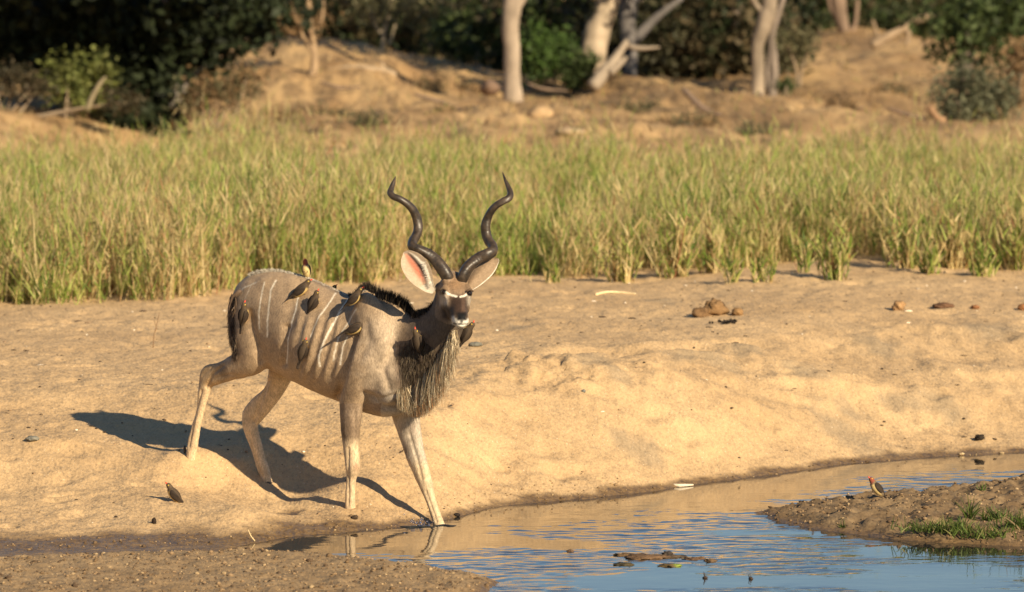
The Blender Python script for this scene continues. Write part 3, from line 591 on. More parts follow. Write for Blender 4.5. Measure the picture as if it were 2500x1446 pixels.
def c_in(t, s, layer):
    if layer == 1: return (.30, .22, .15)
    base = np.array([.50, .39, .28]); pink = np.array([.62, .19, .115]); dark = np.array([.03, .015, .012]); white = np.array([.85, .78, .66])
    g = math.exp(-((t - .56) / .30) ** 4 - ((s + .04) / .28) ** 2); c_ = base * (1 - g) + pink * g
    g = math.exp(-((t - .55) / .32) ** 4 - ((s - .33) / .17) ** 4); c_ = c_ * (1 - g) + dark * g  # dark skin strip that also paints the shade of the deep fold
    g = math.exp(-((s - .58) / .13) ** 4 - ((t - .4) / .36) ** 6); c_ = c_ * (1 - g) + white * g
    if t < .25: c_ = c_ * .4 + white * .4
    if s > .70: c_ = c_ * .35 + np.array([.25, .18, .12]) * .65
    if abs(s) > .93 and s < 0: c_ = c_ * .5 + np.array([.5, .42, .32]) * .5
    return c_
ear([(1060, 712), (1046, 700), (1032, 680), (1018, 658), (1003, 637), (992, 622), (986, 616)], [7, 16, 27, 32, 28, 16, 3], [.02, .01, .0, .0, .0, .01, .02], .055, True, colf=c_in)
def c_out(t, s, layer):
    if layer == 0: return (.36, .255, .165) if t < .8 else (.16, .10, .07)
    return (.6, .5, .4)
def c_out2(t, s, layer):
    c_ = np.array([.36, .255, .165]);
    if t > .72: c_ = c_ * (1 - (t - .72) / .28 * .6)
    if s > .86: c_ = np.array([.85, .8, .7])
    return c_
ear([(1146, 702), (1158, 688), (1172, 672), (1187, 656), (1202, 642), (1211, 635), (1214, 630)], [10, 16, 20, 21, 16, 9, 3], [.03, .035, .045, .055, .065, .07, .075], -.05, False, colf=c_out2)
# white hairs in the open ear, and on its front edge
def hair_mesh(roots, dirs, lens, w, tints, bend=None, seg=3, rng=RNG, gravity=0.0, yaw=None):
    roots = np.asarray(roots, float); dirs = np.asarray(dirs, float); n = len(roots); lens = np.asarray(lens, float)
    dirs = dirs / (np.linalg.norm(dirs, axis=1)[:, None] + 1e-9)
    ax = rng.standard_normal((n, 3)); ax -= dirs * (ax * dirs).sum(1)[:, None]; ax /= np.linalg.norm(ax, axis=1)[:, None]
    # bias the ribbons broadside to the sun and viewer, as round hairs read from anywhere
    V_ = np.zeros((n, 2 * seg + 1, 3)); P = roots.copy(); d = dirs.copy(); bend = np.zeros((n, 3)) if bend is None else bend
    wv = np.broadcast_to(w, (n,))
    for i in range(seg + 1):
        ww = (wv * (1 - .75 * i / seg))[:, None]
        if i < seg: V_[:, 2 * i] = P - ax * ww; V_[:, 2 * i + 1] = P + ax * ww
        else: V_[:, 2 * i] = P
        P = P + d * (lens / seg)[:, None]; d = d + bend; d[:, 2] -= gravity; d /= np.linalg.norm(d, axis=1)[:, None]
    nvp = 2 * seg + 1; base = (np.arange(n) * nvp)[:, None]; Fq = []
    tri = []
    for i in range(seg - 1):
        a, b_, c_, d_ = 2 * i, 2 * i + 1, 2 * i + 3, 2 * i + 2; tri += [(a, b_, c_), (a, c_, d_)]
    tri.append((2 * seg - 2, 2 * seg - 1, 2 * seg))
    F_ = (base[:, :, None] + np.array(tri)[None]).reshape(-1, 3)
    T_ = np.repeat(np.asarray(tints, float), nvp, axis=0)
    return V_.reshape(-1, 3), F_, T_
m_hair = attr_mat('long_hair', rough=.6, var=.25, scale=60, spec=.3, trans=.3)
def hairs(name, roots, dirs, lens, w, tints, parent=kudu, **kw):
    V_, F_, T_ = hair_mesh(roots, dirs, lens, w, tints, **kw); o = part(name, V_, F_, m_hair, parent, tint=np.clip(T_, 0, 1), smooth=False); o['kind'] = 'stuff'; return o
def rim(px_a, px_b, n, Y): return np.array([at(px_a[0] + (px_b[0] - px_a[0]) * t, px_a[1] + (px_b[1] - px_a[1]) * t, Y) for t in RNG.random(n)])
rt = rim((1036, 640), (1056, 700), 420, HY - .022); n = len(rt)
rt = rt + RNG.standard_normal((n, 3)) * .005
dr = -np.array([1, 0, 0]) * 1.0 + RNG.standard_normal((n, 3)) * .25 + np.array([0, -.2, -.3])
hairs('ear_hair', rt, dr, RNG.uniform(.006, .034, n), .0007, np.tile((.85, .8, .7), (n, 1)) * RNG.uniform(.7, 1.1, (n, 1)))
# ---- eyes
m_eye, nt, b, o_ = newmat('dark_eye'); n1 = noise(nt, coords(nt), 40); nt.links.new(mixc(nt, n1, (.006, .004, .003), (.02, .012, .008)), b.inputs['Base Color']); b.inputs['Roughness'].default_value = .08
m_lid = simple('lid_skin', (.10, .065, .04))
for ex, ey in ((1081, 713), (1147, 716)):
    h_, n_ = hit(ex, ey)
    if h_ is None: h_ = hp(.38, .08 if ex < 1100 else -.08, -.03); n_ = HN
    V_, F_ = ellipsoid(h_ - nrm(n_ if n_[1] < 0 else -n_) * .010, np.eye(3) * .0175, 3); part('eye', V_, F_, m_eye, kudu)
    lid = tube([h_ + HS * s * .022 + HN * (.010 - abs(s) * .012) + np.array([0, -.004, .016 - .006 * s * s]) for s in np.linspace(-1, 1, 7)], [.003, .006, .007, .007, .007, .006, .003], seg=8)
    part('eyelid', lid[0], lid[1], m_lid, kudu)
# ---- long hair: neck crest, back crest, throat fringe, tail
def surf_rows(polyline, n, jit):
    P = catmull(np.array(polyline, float), 8); k = RNG.integers(0, len(P) - 1, n); t = RNG.random(n)[:, None]
    Q = P[k] * (1 - t) + P[k + 1] * t; return Q + RNG.standard_normal((n, Q.shape[1])) * jit
def top_edge(x):
    for y in np.arange(640, 830, 1.0):
        h_, n_ = hit(x, y)
        if h_ is not None: return y
    return 800.0
_tx = np.arange(596, 1062, 6.0); _ty = np.array([top_edge(x) for x in _tx])
def on_top(q, lo=2.0, sp=3.0):
    out = []
    for a in q[:, 0]:
        y = np.interp(a, _tx, _ty) + lo + abs(RNG.normal(0, sp)); h_, n_ = hit(a, y); out.append(h_ if h_ is not None else fk(a, y, 0))
    return np.array(out) - ZZ * .004
# dark crest on withers and neck
crest = [(852, 728, 0), (880, 729, 0), (905, 733, 0), (935, 738, 0), (962, 748, 0), (985, 768, 0), (1000, 782, 0), (1015, 775, 0), (1030, 762, 0), (1045, 744, 0), (1056, 726, 0)]
q = surf_rows(crest, 3600, np.array([1.2, 1.5, .010])); rt = on_top(q, 1.0, 3.0) + LL * RNG.normal(0.01, .012, (len(q), 1))
x_ = q[:, 0]; n = len(q)
ln = np.interp(x_, [850, 875, 905, 940, 985, 1000, 1015, 1035, 1056], [.03, .045, .06, .075, .075, .045, .05, .035, .02]) * RNG.uniform(.65, 1.1, n)
dr = ZZ * 1.0 + HH * np.interp(x_, [850, 900, 960, 1000, 1050], [-.5, -.1, .45, .3, -.5])[:, None] + LL * RNG.normal(0, .22, (n, 1)) + HH * RNG.normal(0, .18, (n, 1))
tn = np.where(RNG.random((n, 1)) < .85, np.array([[.022, .017, .014]]), np.array([[.17, .12, .07]])) * RNG.uniform(.6, 1.4, (n, 1))
hairs('mane', rt, dr, ln, .0018, tn)
# pale crest along the spine
ridge = [(612, 680, 0), (640, 668, 0), (655, 661, 0), (680, 662, 0), (705, 668, 0), (735, 678, 0), (765, 691, 0), (795, 704, 0), (825, 717, 0), (850, 726, 0)]
q = surf_rows(ridge, 4200, np.array([1.2, 1.2, .012])); rt = on_top(q, 1.0, 1.8); n = len(q)
dr = ZZ * .45 - HH * 1.0 + RNG.normal(0, .18, (n, 3)); ln = np.interp(q[:, 0], [640, 670, 760, 850], [.034, .032, .024, .02]) * RNG.uniform(.6, 1.2, n)
tn = np.where(RNG.random((n, 1)) < .82, np.array([[.78, .70, .56]]), np.array([[.2, .15, .1]])) * RNG.uniform(.7, 1.1, (n, 1))
hairs('back_crest', rt, dr, ln, .0016, tn)
# rump edge fuzz
q = surf_rows([(600, 690, -.03), (580, 710, -.04), (566, 745, -.05), (560, 790, -.05), (562, 840, -.05)], 900, np.array([1.0, 1.5, .02]))
rt = np.array([fk(a + 4, b_, c_) for a, b_, c_ in q]); n = len(q)
hairs('rump_hair', rt, -HH * .7 - ZZ * .8 + RNG.normal(0, .25, (n, 3)), RNG.uniform(.02, .045, n), .0014, np.tile((.09, .06, .04), (n, 1)) * RNG.uniform(.5, 1.6, (n, 1)))
# tail
def on_skin(x, y, off):
    for k_ in range(14):
        h_, n_ = hit(x + k_ * 2, y)
        if h_ is not None: return h_ + (n_ if n_[1] < 0 else -n_) * off
    return fk(x, y, -.06)
tl = tube([on_skin(a, b_, .006) for a, b_ in ((588, 712), (574, 724), (567, 750), (566, 790), (569, 830), (574, 862))], [.020, .024, .022, .02, .016, .008], [.012, .014, .013, .012, .01, .006], seg=12)
tail = part('tail', tl[0], tl[1], simple('tail_skin', (.12, .08, .055), rough=.8, scale=60), kudu)
q = surf_rows([(574, 722, -.04), (567, 750, -.05), (567, 790, -.05), (570, 835, -.05), (576, 865, -.05)], 1700, np.array([4.0, 3, .02])); rt = np.array([on_skin(r_[0], r_[1], .012) for r_ in q]); n = len(q)
hairs('tail_hair', rt, -ZZ + RNG.normal(0, .16, (n, 3)) + np.array([.05, -.15, 0]), RNG.uniform(.03, .08, n), .0015, np.where(RNG.random((n, 1)) < .8, [[.06, .04, .028]], [[.25, .17, .11]]) * RNG.uniform(.6, 1.4, (n, 1)), parent=kudu)
# throat fringe: rooted along throat, neck front and brisket; hangs down
def fringe(poly, n, lenf, colf, w=.0022, spread=.12, name='throat_fringe'):
    RT = []; DR = []; LN = []; TN = []
    P = np.array(poly, float); lo = P.min(0); hi = P.max(0)
    def inside(x, y):
        c = False; m_ = len(P)
        for i in range(m_):
            a = P[i]; b_ = P[(i + 1) % m_]
            if (a[1] > y) != (b_[1] > y) and x < (b_[0] - a[0]) * (y - a[1]) / (b_[1] - a[1]) + a[0]: c = not c
        return c
    tries = 0
    while len(RT) < n and tries < n * 12:
        tries += 1
        x = RNG.uniform(lo[0], hi[0]); y = RNG.uniform(lo[1], hi[1])
        if not inside(x, y) or (name == 'neck_hair' and RNG.random() > sst(960, 1005, x) * sst(780, 850, y)): continue
        h_, nn_ = hit(x, y)
        if h_ is None: continue
        nn_ = nn_ if nn_[1] < 0 else -nn_
        RT.append(h_ - nn_ * .004); DR.append(-ZZ * 1.0 + nn_ * .30 + RNG.normal(0, spread, 3) + HH * .05); LN.append(lenf(x, y)); TN.append(colf(x, y))
    n_ = len(RT); return hairs(name, RT, DR, LN, w, TN, seg=4, gravity=.12)
def fl_(x, y):
    by = np.interp(x, [950, 968, 990, 1020, 1045, 1070, 1090, 1105, 1125], [975, 1003, 1016, 1024, 1016, 990, 945, 885, 825])
    return float(np.clip((by - y) * PXM, .03, .26) * RNG.uniform(.35, 1.04))
def fc_(x, y):
    r_ = RNG.random(); f = np.clip((x - 1055) / 30, 0, 1) * np.clip((y - 850) / 60, 0, 1)
    if r_ < .42 * f + .05: c_ = (.42, .19, .07)
    elif r_ < .22: c_ = (.12, .09, .06)
    elif r_ < .55: c_ = (.34, .25, .145)
    else: c_ = (.70, .58, .40)
    return np.array(c_) * RNG.uniform(.7, 1.2)
fringe([(990, 935), (1020, 910), (1055, 880), (1082, 845), (1098, 808), (1116, 803), (1114, 850), (1106, 900), (1092, 940), (1065, 965), (1030, 985), (990, 995), (968, 985), (970, 950)], 19000, fl_, fc_, w=.0014)
def fd_(x, y): return np.array((.12, .085, .058) if RNG.random() < .75 else (.24, .18, .11)) * RNG.uniform(.6, 1.3)
fringe([(978, 790), (1000, 800), (1060, 850), (1075, 880), (1020, 925), (985, 940), (965, 870)], 5200, lambda x, y: .012 + .065 * min(1, max(0, (y - 790) / 110)) * RNG.uniform(.5, 1.1), fd_, w=.0014, spread=.10, name='neck_hair')
# free-hanging middle of the beard, rooted on the throat line
q = surf_rows([(1112, 806, 0), (1110, 840, 0), (1104, 880, 0), (1096, 915, 0), (1082, 945, 0), (1060, 968, 0), (1030, 990, 0), (1000, 1003, 0)], 5200, np.array([3.0, 3.0, .035]))
rt = np.array([fk(a - 6, b_, c_) for a, b_, c_ in q]); n = len(q)
ln = np.array([fl_(a, b_) for a, b_ in q[:, :2]]); ln = np.clip(ln, .03, .2)
tn = []
for a, b_, c_ in q:
    r_ = RNG.random(); og = np.clip((b_ - 880) / 50, 0, 1) * (1 if a > 1010 else .5)
    tn.append(np.array((.45, .19, .06) if r_ < .5 * og else (.72, .60, .41) if r_ < .8 else (.26, .18, .10)) * RNG.uniform(.7, 1.2))
hairs('beard', rt, -ZZ + HH * .12 + RNG.normal(0, .14, (n, 3)), ln, .0016, np.array(tn), seg=4)
# dewclaw (the hooves themselves are sunk in sand and water)
m_hoof = simple('hoof_horn', (.05, .042, .035), rough=.5, scale=60)
h_, n_ = hit(457, 1098)
c0 = fk(451, 1098, -.15); g = tube([c0 + ZZ * .025, c0, c0 - ZZ * .022], [.006, .010, .005], seg=10); part('dewclaw', g[0], g[1], m_hoof, kudu)

# ================================================================== OXPECKERS
m_bb = attr_mat('bird_plumage', rough=.75, var=.22, scale=160, bmp=.3)
m_beak = simple('red_beak', (.62, .06, .03), rough=.35, var=.1); m_ring = simple('yellow_eye_ring', (.8, .55, .08), rough=.5, var=.1); m_leg = simple('bird_leg', (.06, .045, .035), rough=.6)
def bird_meshes(body_col=(.065, .045, .029), belly=(.52, .37, .15), redhead=False, spread=False):
    D = {}
    st = np.array([(-.062, 0, -.004, .009, .008), (-.045, 0, -.003, .019, .018), (-.02, 0, -.002, .0275, .027), (.008, 0, 0, .0300, .0295), (.03, 0, .004, .0255, .026), (.044, 0, .009, .0195, .020), (.054, 0, .012, .0170, .0165), (.066, 0, .0145, .0165, .0155), (.077, 0, .014, .0115, .011)])
    S = catmull(st, 5); V_, F_ = tube(S[:, :3], S[:, 3], S[:, 4], seg=18, side=(0, 1, 0), cap=.7)
    t = sst(-.002, -.016, V_[:, 2] - V_[:, 0] * .12) * (1 - sst(.034, .048, V_[:, 0])); T_ = np.array(body_col) * (1 - t[:, None]) + np.array(belly) * t[:, None]
    hd = sst(.04, .055, V_[:, 0])[:, None]; T_ = T_ * (1 - hd) + (np.array((.09, .062, .038)) if not redhead else np.array((.26, .07, .04))) * hd
    D['body'] = (V_, F_, m_bb, T_)
    w = []
    for s in (-1, 1):
        W = np.array([(.036, s * .021, .008, .003, .009), (.022, s * .027, .006, .0045, .0165), (.0, s * .0285, .003, .0045, .020), (-.025, s * .0245, .002, .004, .0175), (-.05, s * .012, .002, .003, .0095), (-.078, s * .0055, .001, .0018, .005), (-.09, s * .004, .0, .001, .002)]); W = catmull(W, 4)
        V_, F_ = tube(W[:, :3], W[:, 3], W[:, 4], seg=12, side=(0, 1, 0)); T_ = np.tile(np.array((.036, .025, .018)), (len(V_), 1)) * (1 + .25 * np.sin(V_[:, 2:3] * 900))
        w.append((V_, F_, m_bb, T_))
    D['wings'] = w
    k = .02 if spread else .0045
    Tl = np.array([(-.045, 0, .0, .008, .004), (-.07, 0, -.001, .009 + k * .3, .0025), (-.095, 0, -.002, .008 + k * .7, .0018), (-.118, 0, -.004, .005 + k, .0012)]); Tl = catmull(Tl, 4)
    V_, F_ = tube(Tl[:, :3], Tl[:, 3], Tl[:, 4], seg=10, side=(0, 1, 0), cap=2); D['tail'] = (V_, F_, m_bb, np.tile((.06, .042, .03), (len(V_), 1)))
    V_, F_ = tube([(.074, 0, .014), (.082, 0, .0145), (.089, 0, .013), (.095, 0, .011)], [.0055, .0046, .0032, .0012], [.0056, .0048, .0034, .0012], seg=10, side=(0, 1, 0)); D['beak'] = (V_, F_, m_beak, None)
    D['eyes'] = []
    for s in (-1, 1):
        V_, F_ = tube([(.0685, s * .0125, .0175), (.0685, s * .0160, .0178)], [.0042, .0038], seg=10, cap=.1); V2, F2 = tube([(.0685, s * .0158, .0178), (.0685, s * .0168, .0178)], [.0021, .0018], seg=8, cap=.3)
        D['eyes'].append(((V_, F_, m_ring, None), (V2, F2, m_eye, None)))
    L = []
    for s in (-1, 1):
        V_, F_ = tube([(.0, s * .010, -.018), (.008, s * .012, -.032), (.004, s * .012, -.045), (.018, s * .014, -.047)], [.0024, .0018, .0015, .0012], seg=6); L.append((V_, F_, m_leg, None))
    D['legs'] = L; return D
def make_bird_proto(**kw):
    D = bird_meshes(**kw); out = []
    for k, nm in (('body', 'body'), ('tail', 'tail'), ('beak', 'beak')): V_, F_, m_, T_ = D[k]; out.append((nm, mesh_data('bird_' + nm, V_, F_, m_, tint=T_), None))
    for V_, F_, m_, T_ in D['wings']: out.append(('wing', mesh_data('bird_wing', V_, F_, m_, tint=T_), None))
    for a, b_ in D['eyes']: out.append(('eye', mesh_data('bird_eye', a[0], a[1], a[2]), mesh_data('bird_pupil', b_[0], b_[1], b_[2])))
    for V_, F_, m_, T_ in D['legs']: out.append(('leg', mesh_data('bird_leg', V_, F_, m_), None))
    return out
PROTO = make_bird_proto(); PROTO_S = make_bird_proto(spread=True); PROTO_R = make_bird_proto(body_col=(.16, .115, .07), belly=(.6, .45, .2), redhead=True)
def bird(headpx, tailpx, dorsal, label, base=None, tow=0.12, scale=1.0, proto=None, lift=.027, name='oxpecker', group='oxpeckers riding on the kudu'):
    hx_, hy_ = headpx; tx_, ty_ = tailpx; cx, cy = .55 * hx_ + .45 * tx_, .55 * hy_ + .45 * ty_
    d = np.array([hx_ - tx_, -(hy_ - ty_)], float); L_ = np.hypot(*d)
    f = nrm(np.array([d[0] / L_, -tow, d[1] / L_])); du = np.array([dorsal[0], -dorsal[2], dorsal[1]]); u = nrm(du - f * (du @ f)); s = np.cross(u, f)
    if base is None:
        h_, n_ = hit(cx, cy); n_ = n_ if n_[1] < 0 else -n_; c_ = h_ + n_ * lift * scale
    else: c_ = np.asarray(base)
    o = bpy.data.objects.new(name, None); COL.objects.link(o); o.empty_display_size = .05
    M = Matrix(((f[0], s[0], u[0], c_[0]), (f[1], s[1], u[1], c_[1]), (f[2], s[2], u[2], c_[2]), (0, 0, 0, 1))) @ Matrix.Scale(scale, 4); o.matrix_world = M
    tag(o, label, 'bird', group)
    for nm, me, sub in (proto or PROTO):
        c = bpy.data.objects.new(nm, me); COL.objects.link(c); c.parent = o
        if sub: e = bpy.data.objects.new('pupil', sub); COL.objects.link(e); e.parent = c
    return o
bird((609, 738), (592, 812), (-.75, 0, .65), 'oxpecker clinging upright to the rump beside the tail, its buff belly edge lit', scale=1.02)
bird((746, 646), (750, 676), (.05, .3, -.95), 'oxpecker standing upright on the spine with its breast toward the viewer', base=fk(748, 660, 0), tow=.45, scale=.86, proto=PROTO_R)
bird((768, 697), (706, 740), (-.45, .85, .15), 'oxpecker below the pale back crest, body level and red beak pointing right', scale=1.08)
bird((787, 713), (749, 784), (-.7, .25, .66), 'oxpecker seen from behind, directly under the level one near the back crest', scale=1.0)
bird((817, 703), (790, 735), (-.5, .8, .2), 'oxpecker of which only the head shows over the far side of the spine', base=fk(806, 722, .10), scale=.9)
bird((901, 709), (841, 761), (-.55, .8, .2), 'dark oxpecker at the start of the black mane, beak raised to the right', scale=1.02)
bird((904, 782), (832, 812), (-.3, .95, .1), 'oxpecker with fanned tail and red beak perched across the shoulder', scale=1.08, proto=PROTO_S)
bird((756, 827), (734, 893), (-.35, .1, .93), 'lowest oxpecker on the flank, alone on the ribs with wings closed', scale=.98)
bird((1023, 797), (1034, 880), (-.45, .1, .88), 'oxpecker hanging upright on the dark neck with its red beak pointing up', scale=1.05)
bird((1157, 775), (1121, 852), (.75, -.3, .55), 'oxpecker sticking out from the far side of the throat, right of the muzzle', base=fk(1137, 815, .10), scale=1.05)
# these two stand on the ground
g = ground_at(424, 1226); gb = g + np.array([0, 0, .058])
bird((406, 1186), (452, 1235), (.72, .6, .2), 'oxpecker standing on the sand in front of the hind feet, beak lifted left', base=at(426, 1208, g[1]), scale=1.02, group='oxpeckers on the ground')
g = ground_at(2140, 1217)
bird((2135, 1180), (2158, 1204), (.85, .35, -.45), 'plump red-headed oxpecker on the far rim of the right mud bar', base=at(2141, 1193, g[1]), scale=1.0, proto=PROTO_R, group='oxpeckers on the ground')
# ================================================================== REED BED (nobody could count it)
front_px = [(-600, 752), (-200, 748), (0, 745), (150, 746), (300, 738), (400, 742), (560, 718), (700, 702), (850, 698), (1000, 692), (1150, 680), (1300, 676), (1420, 682), (1600, 668), (1750, 664), (1900, 648), (2100, 640), (2300, 652), (2500, 662), (2800, 660), (3200, 660)]
FP = np.array([ground_at(a, b_)[:2] for a, b_ in front_px]); FP = FP[np.argsort(FP[:, 0])]
print('reed front', FP[::4])
m_reed = attr_mat('reed_leaf', rough=.55, var=.12, scale=6, trans=.38, spec=.25)
GREEN = [(.22, .30, .055), (.31, .36, .085), (.12, .19, .035), (.40, .41, .12)]
TAN = [(.56, .43, .20), (.62, .50, .26), (.47, .34, .16), (.50, .40, .2)]
RED = [(.30, .13, .065), (.38, .19, .09)]
def pick(n, gmix, rng):
    """per-blade colours; gmix = share of green"""
    r_ = rng.random(n); pal = np.array(GREEN + TAN + RED)
    ig = rng.integers(0, len(GREEN), n); it = len(GREEN) + rng.integers(0, len(TAN), n); ir = len(GREEN) + len(TAN) + rng.integers(0, len(RED), n)
    k = np.where(r_ < gmix, ig, np.where(r_ < .955, it, ir)); return pal[k] * rng.uniform(.75, 1.25, (n, 1))
def blades(roots, dirs, lens, w, tints, seg=2, grav=.1, rng=RNG): return hair_mesh(roots, dirs, lens, w, tints, seg=seg, gravity=grav, rng=rng)
def join(parts_):
    V_ = []; F_ = []; T_ = []; o = 0
    for v_, f_, t_ in parts_: V_.append(v_); F_.append(f_ + o); T_.append(t_); o += len(v_)
    return np.concatenate(V_), np.concatenate(F_), np.concatenate(T_)
rg = np.random.default_rng(21)
nst = 60000
X = rg.uniform(-11.2, 11.2, nst * 2); Yf = np.interp(X, FP[:, 0], FP[:, 1])
Y = Yf + rg.random(len(X)) ** 1.25 * (63 - Yf)
k = np.abs(X) < Y * .125 + 2.2; X, Y, Yf = X[k], Y[k], Yf[k]
dens = fbm(X * .9, Y * .45, 201, 4); pd = sst(-.34, .02, dens) * .95 + .05
pd *= sst(-.05, .3, Y - Yf - .35 * (fbm(X * 2.2, X * 0, 205, 3) + .2)) * (1 - sst(57, 63, Y))
gap = np.exp(-((X - at(1660, 470, 53)[0]) / .75) ** 2 - ((Y - 53.0) / 1.6) ** 2); pd *= 1 - .93 * gap
k = rg.random(len(X)) < pd; X, Y, Yf = X[k][:nst], Y[k][:nst], Yf[k][:nst]
# gather stems into tussocks
tx = np.round(X / .34 + .35 * pn(X * 2, Y * 2, 3)) * .34; ty = np.round(Y / .42) * .42; pull = rg.uniform(0, .45, len(X)) * sst(0, 1.5, Y - Yf); X = X * (1 - pull) + tx * pull; Y = Y * (1 - pull) + ty * pull
n = len(X); print('stems', n)
zb = Z(X, Y, fine=False) - .02
hgt = (.44 + .48 * fbm(X * .5, Y * .4, 211, 4) + .15 * rg.standard_normal(n)) * np.interp(X, [-9, -5.5, -3.4, -1, 4, 8], [1.15, 1.2, 1.4, 1.1, .95, 1.1])
hgt *= .6 + .4 * sst(0, 1.0, Y - Yf) + .35 * (rg.random(n) < .1); hgt = np.clip(hgt, .08, 1.0) + .10 * (rg.random(n) < .10) + .15 * (rg.random(n) < .03)
hgt = hgt + (rg.random(n) < .6) * sst(51, 55, Y) * (.42 * np.exp(-((X + 2.9) / .35) ** 2) + .3 * np.exp(-((X + 3.7) / .3) ** 2) + .3 * np.exp(-((X - 1.05) / .25) ** 2) + .22 * np.exp(-((X + .7) / .3) ** 2) + .2 * np.exp(-((X - 4.6) / .5) ** 2)) * rg.uniform(.5, 1.1, n)
gmix = np.clip(.54 + .9 * fbm(X * 1.1, Y * .7, 221, 4) - .10 * sst(50, 60, Y), .12, .9)
lean = np.stack([rg.normal(.02, .13, n), rg.normal(0, .13, n), np.ones(n)], 1)
roots = np.stack([X, Y, zb], 1)
stem = blades(roots, lean, hgt, np.where(rg.random(n) < .07, .011, .0052), pick(n, gmix * .45, rg) * 1.05, seg=2, grav=.02, rng=rg)
P_ = [stem]
for kk in range(7):
    t = rg.uniform(.05, .92, n) if kk else rg.uniform(.7, 1.0, n); rr = roots + lean / np.linalg.norm(lean, axis=1)[:, None] * (hgt * t)[:, None]
    an = rg.uniform(0, 2 * np.pi, n); sp = rg.uniform(.15, .85, n); d_ = np.stack([np.cos(an) * sp, np.sin(an) * sp, np.ones(n)], 1)
    P_.append(blades(rr, d_, rg.uniform(.07, .22, n), rg.uniform(.003, .0068, n), pick(n, gmix, rg), seg=2, grav=.16, rng=rg))
# low undergrowth leaves
V_, F_, T_ = join(P_); reed = part('reed_bed', V_, F_, m_reed, tint=np.clip(T_, 0, 1), smooth=False)
tag(reed, 'wide bed of green and straw coloured reeds behind the sand bank', 'reeds', kind='stuff')

# single clumps standing out on the sand before the bed
def clump(px_, py_, h, n, spread, green, label, seed, tall=(), name='reed_clump', group='reed clumps on the sand before the bed', leafn=6):
    r = np.random.default_rng(seed); g = ground_at(px_, py_); o = origin(name, g, label, 'reeds' if name == 'reed_clump' else 'grass', group)
    base = g + np.stack([r.normal(0, spread * .4, n), r.normal(0, spread * .4, n), np.full(n, -.015)], 1)
    d_ = np.stack([r.normal(0, .20, n) + (base[:, 0] - g[0]) * 2.0, r.normal(0, .2, n), np.ones(n)], 1); L_ = h * r.uniform(.45, 1.1, n)
    st = [blades(base, d_, L_, .0075, pick(n, green * .35, r) * 1.1, seg=3, grav=.02, rng=r)]
    dn = d_ / np.linalg.norm(d_, axis=1)[:, None]
    lv = []
    for q in range(leafn):
        t = r.uniform(0, .95, n); an = r.uniform(0, 6.28, n); sp = r.uniform(.25, .9, n)
        lv.append(blades(base + dn * (L_ * t)[:, None], np.stack([np.cos(an) * sp, np.sin(an) * sp, np.ones(n)], 1), r.uniform(.06, .2, n), r.uniform(.006, .012, n), pick(n, green, r), seg=2, grav=.18, rng=r))
    V_, F_, T_ = join(st); a = part('stem', V_, F_, m_reed, o, tint=np.clip(T_, 0, 1), smooth=False)
    V_, F_, T_ = join(lv); a = part('leaf', V_, F_, m_reed, o, tint=np.clip(T_, 0, 1), smooth=False)
    for (dx, dy) in tall:      # long bent canes
        Yc = g[1]; p1 = at(px_ + dx, py_ + dy, Yc + .1); mid = (g + p1) / 2 + np.array([.0, 0, .04]); c_ = catmull([g - ZZ * .03, mid, p1], 8)
        V_, F_ = tube(c_, np.linspace(.011, .004, len(c_)), seg=7); part('cane', V_, F_, m_reed, o, tint=np.tile((.52, .42, .17), (len(V_), 1)))
    return o
clump(1965, 665, .34, 18, .10, .8, 'short green reed clump at the left end of the bare notch in the bed', 1)
clump(2038, 682, .42, 34, .12, .85, 'leafy green reed clump standing well forward on the sand with a tan cane leaning left', 2, tall=[(-68, -120)])
clump(2215, 655, .55, 46, .16, .55, 'reed clump with the two longest arching yellow canes', 3, tall=[(-72, -205), (-118, -190)])
clump(2330, 655, .50, 60, .16, .3, 'dry straw yellow reed clump with thick upright canes', 4, tall=[(2, -120), (-28, -150), (14, -95)])
clump(2398, 674, .30, 26, .14, .8, 'low green tuft farthest forward near the right edge of the sand', 5)
clump(2482, 660, .52, 34, .12, .6, 'reed clump with a dark centre by the right border', 6, tall=[(8, -110)])
clump(2270, 668, .26, 18, .12, .7, 'small sprig between the yellow canes and the low tuft', 7)
clump(1868, 688, .24, 14, .10, .75, 'small thin tuft on the sand left of the leafy clump', 8)
clump(1790, 690, .22, 10, .08, .7, 'isolated little green tuft on open sand, left of all the tufts', 9)
clump(1520, 688, .46, 36, .14, .5, 'reed clump right of the kudu with dry broken stems at its foot', 10, tall=[(-60, -80)])
clump(1650, 676, .62, 60, .18, .45, 'bushy pale reed clump with round yellow leaf bunches', 11, tall=[(70, -150), (-80, -150)])
clump(1735, 668, .50, 30, .12, .5, 'narrow reed clump with one straight pale cane', 12, tall=[(-15, -180)])
clump(1340, 690, .20, 14, .12, .7, 'little dry tuft in the dip just right of the far ear', 13)
clump(40, 735, .42, 60, .2, .3, 'straw coloured thatch of bent reeds in the left corner of the bed', 14)

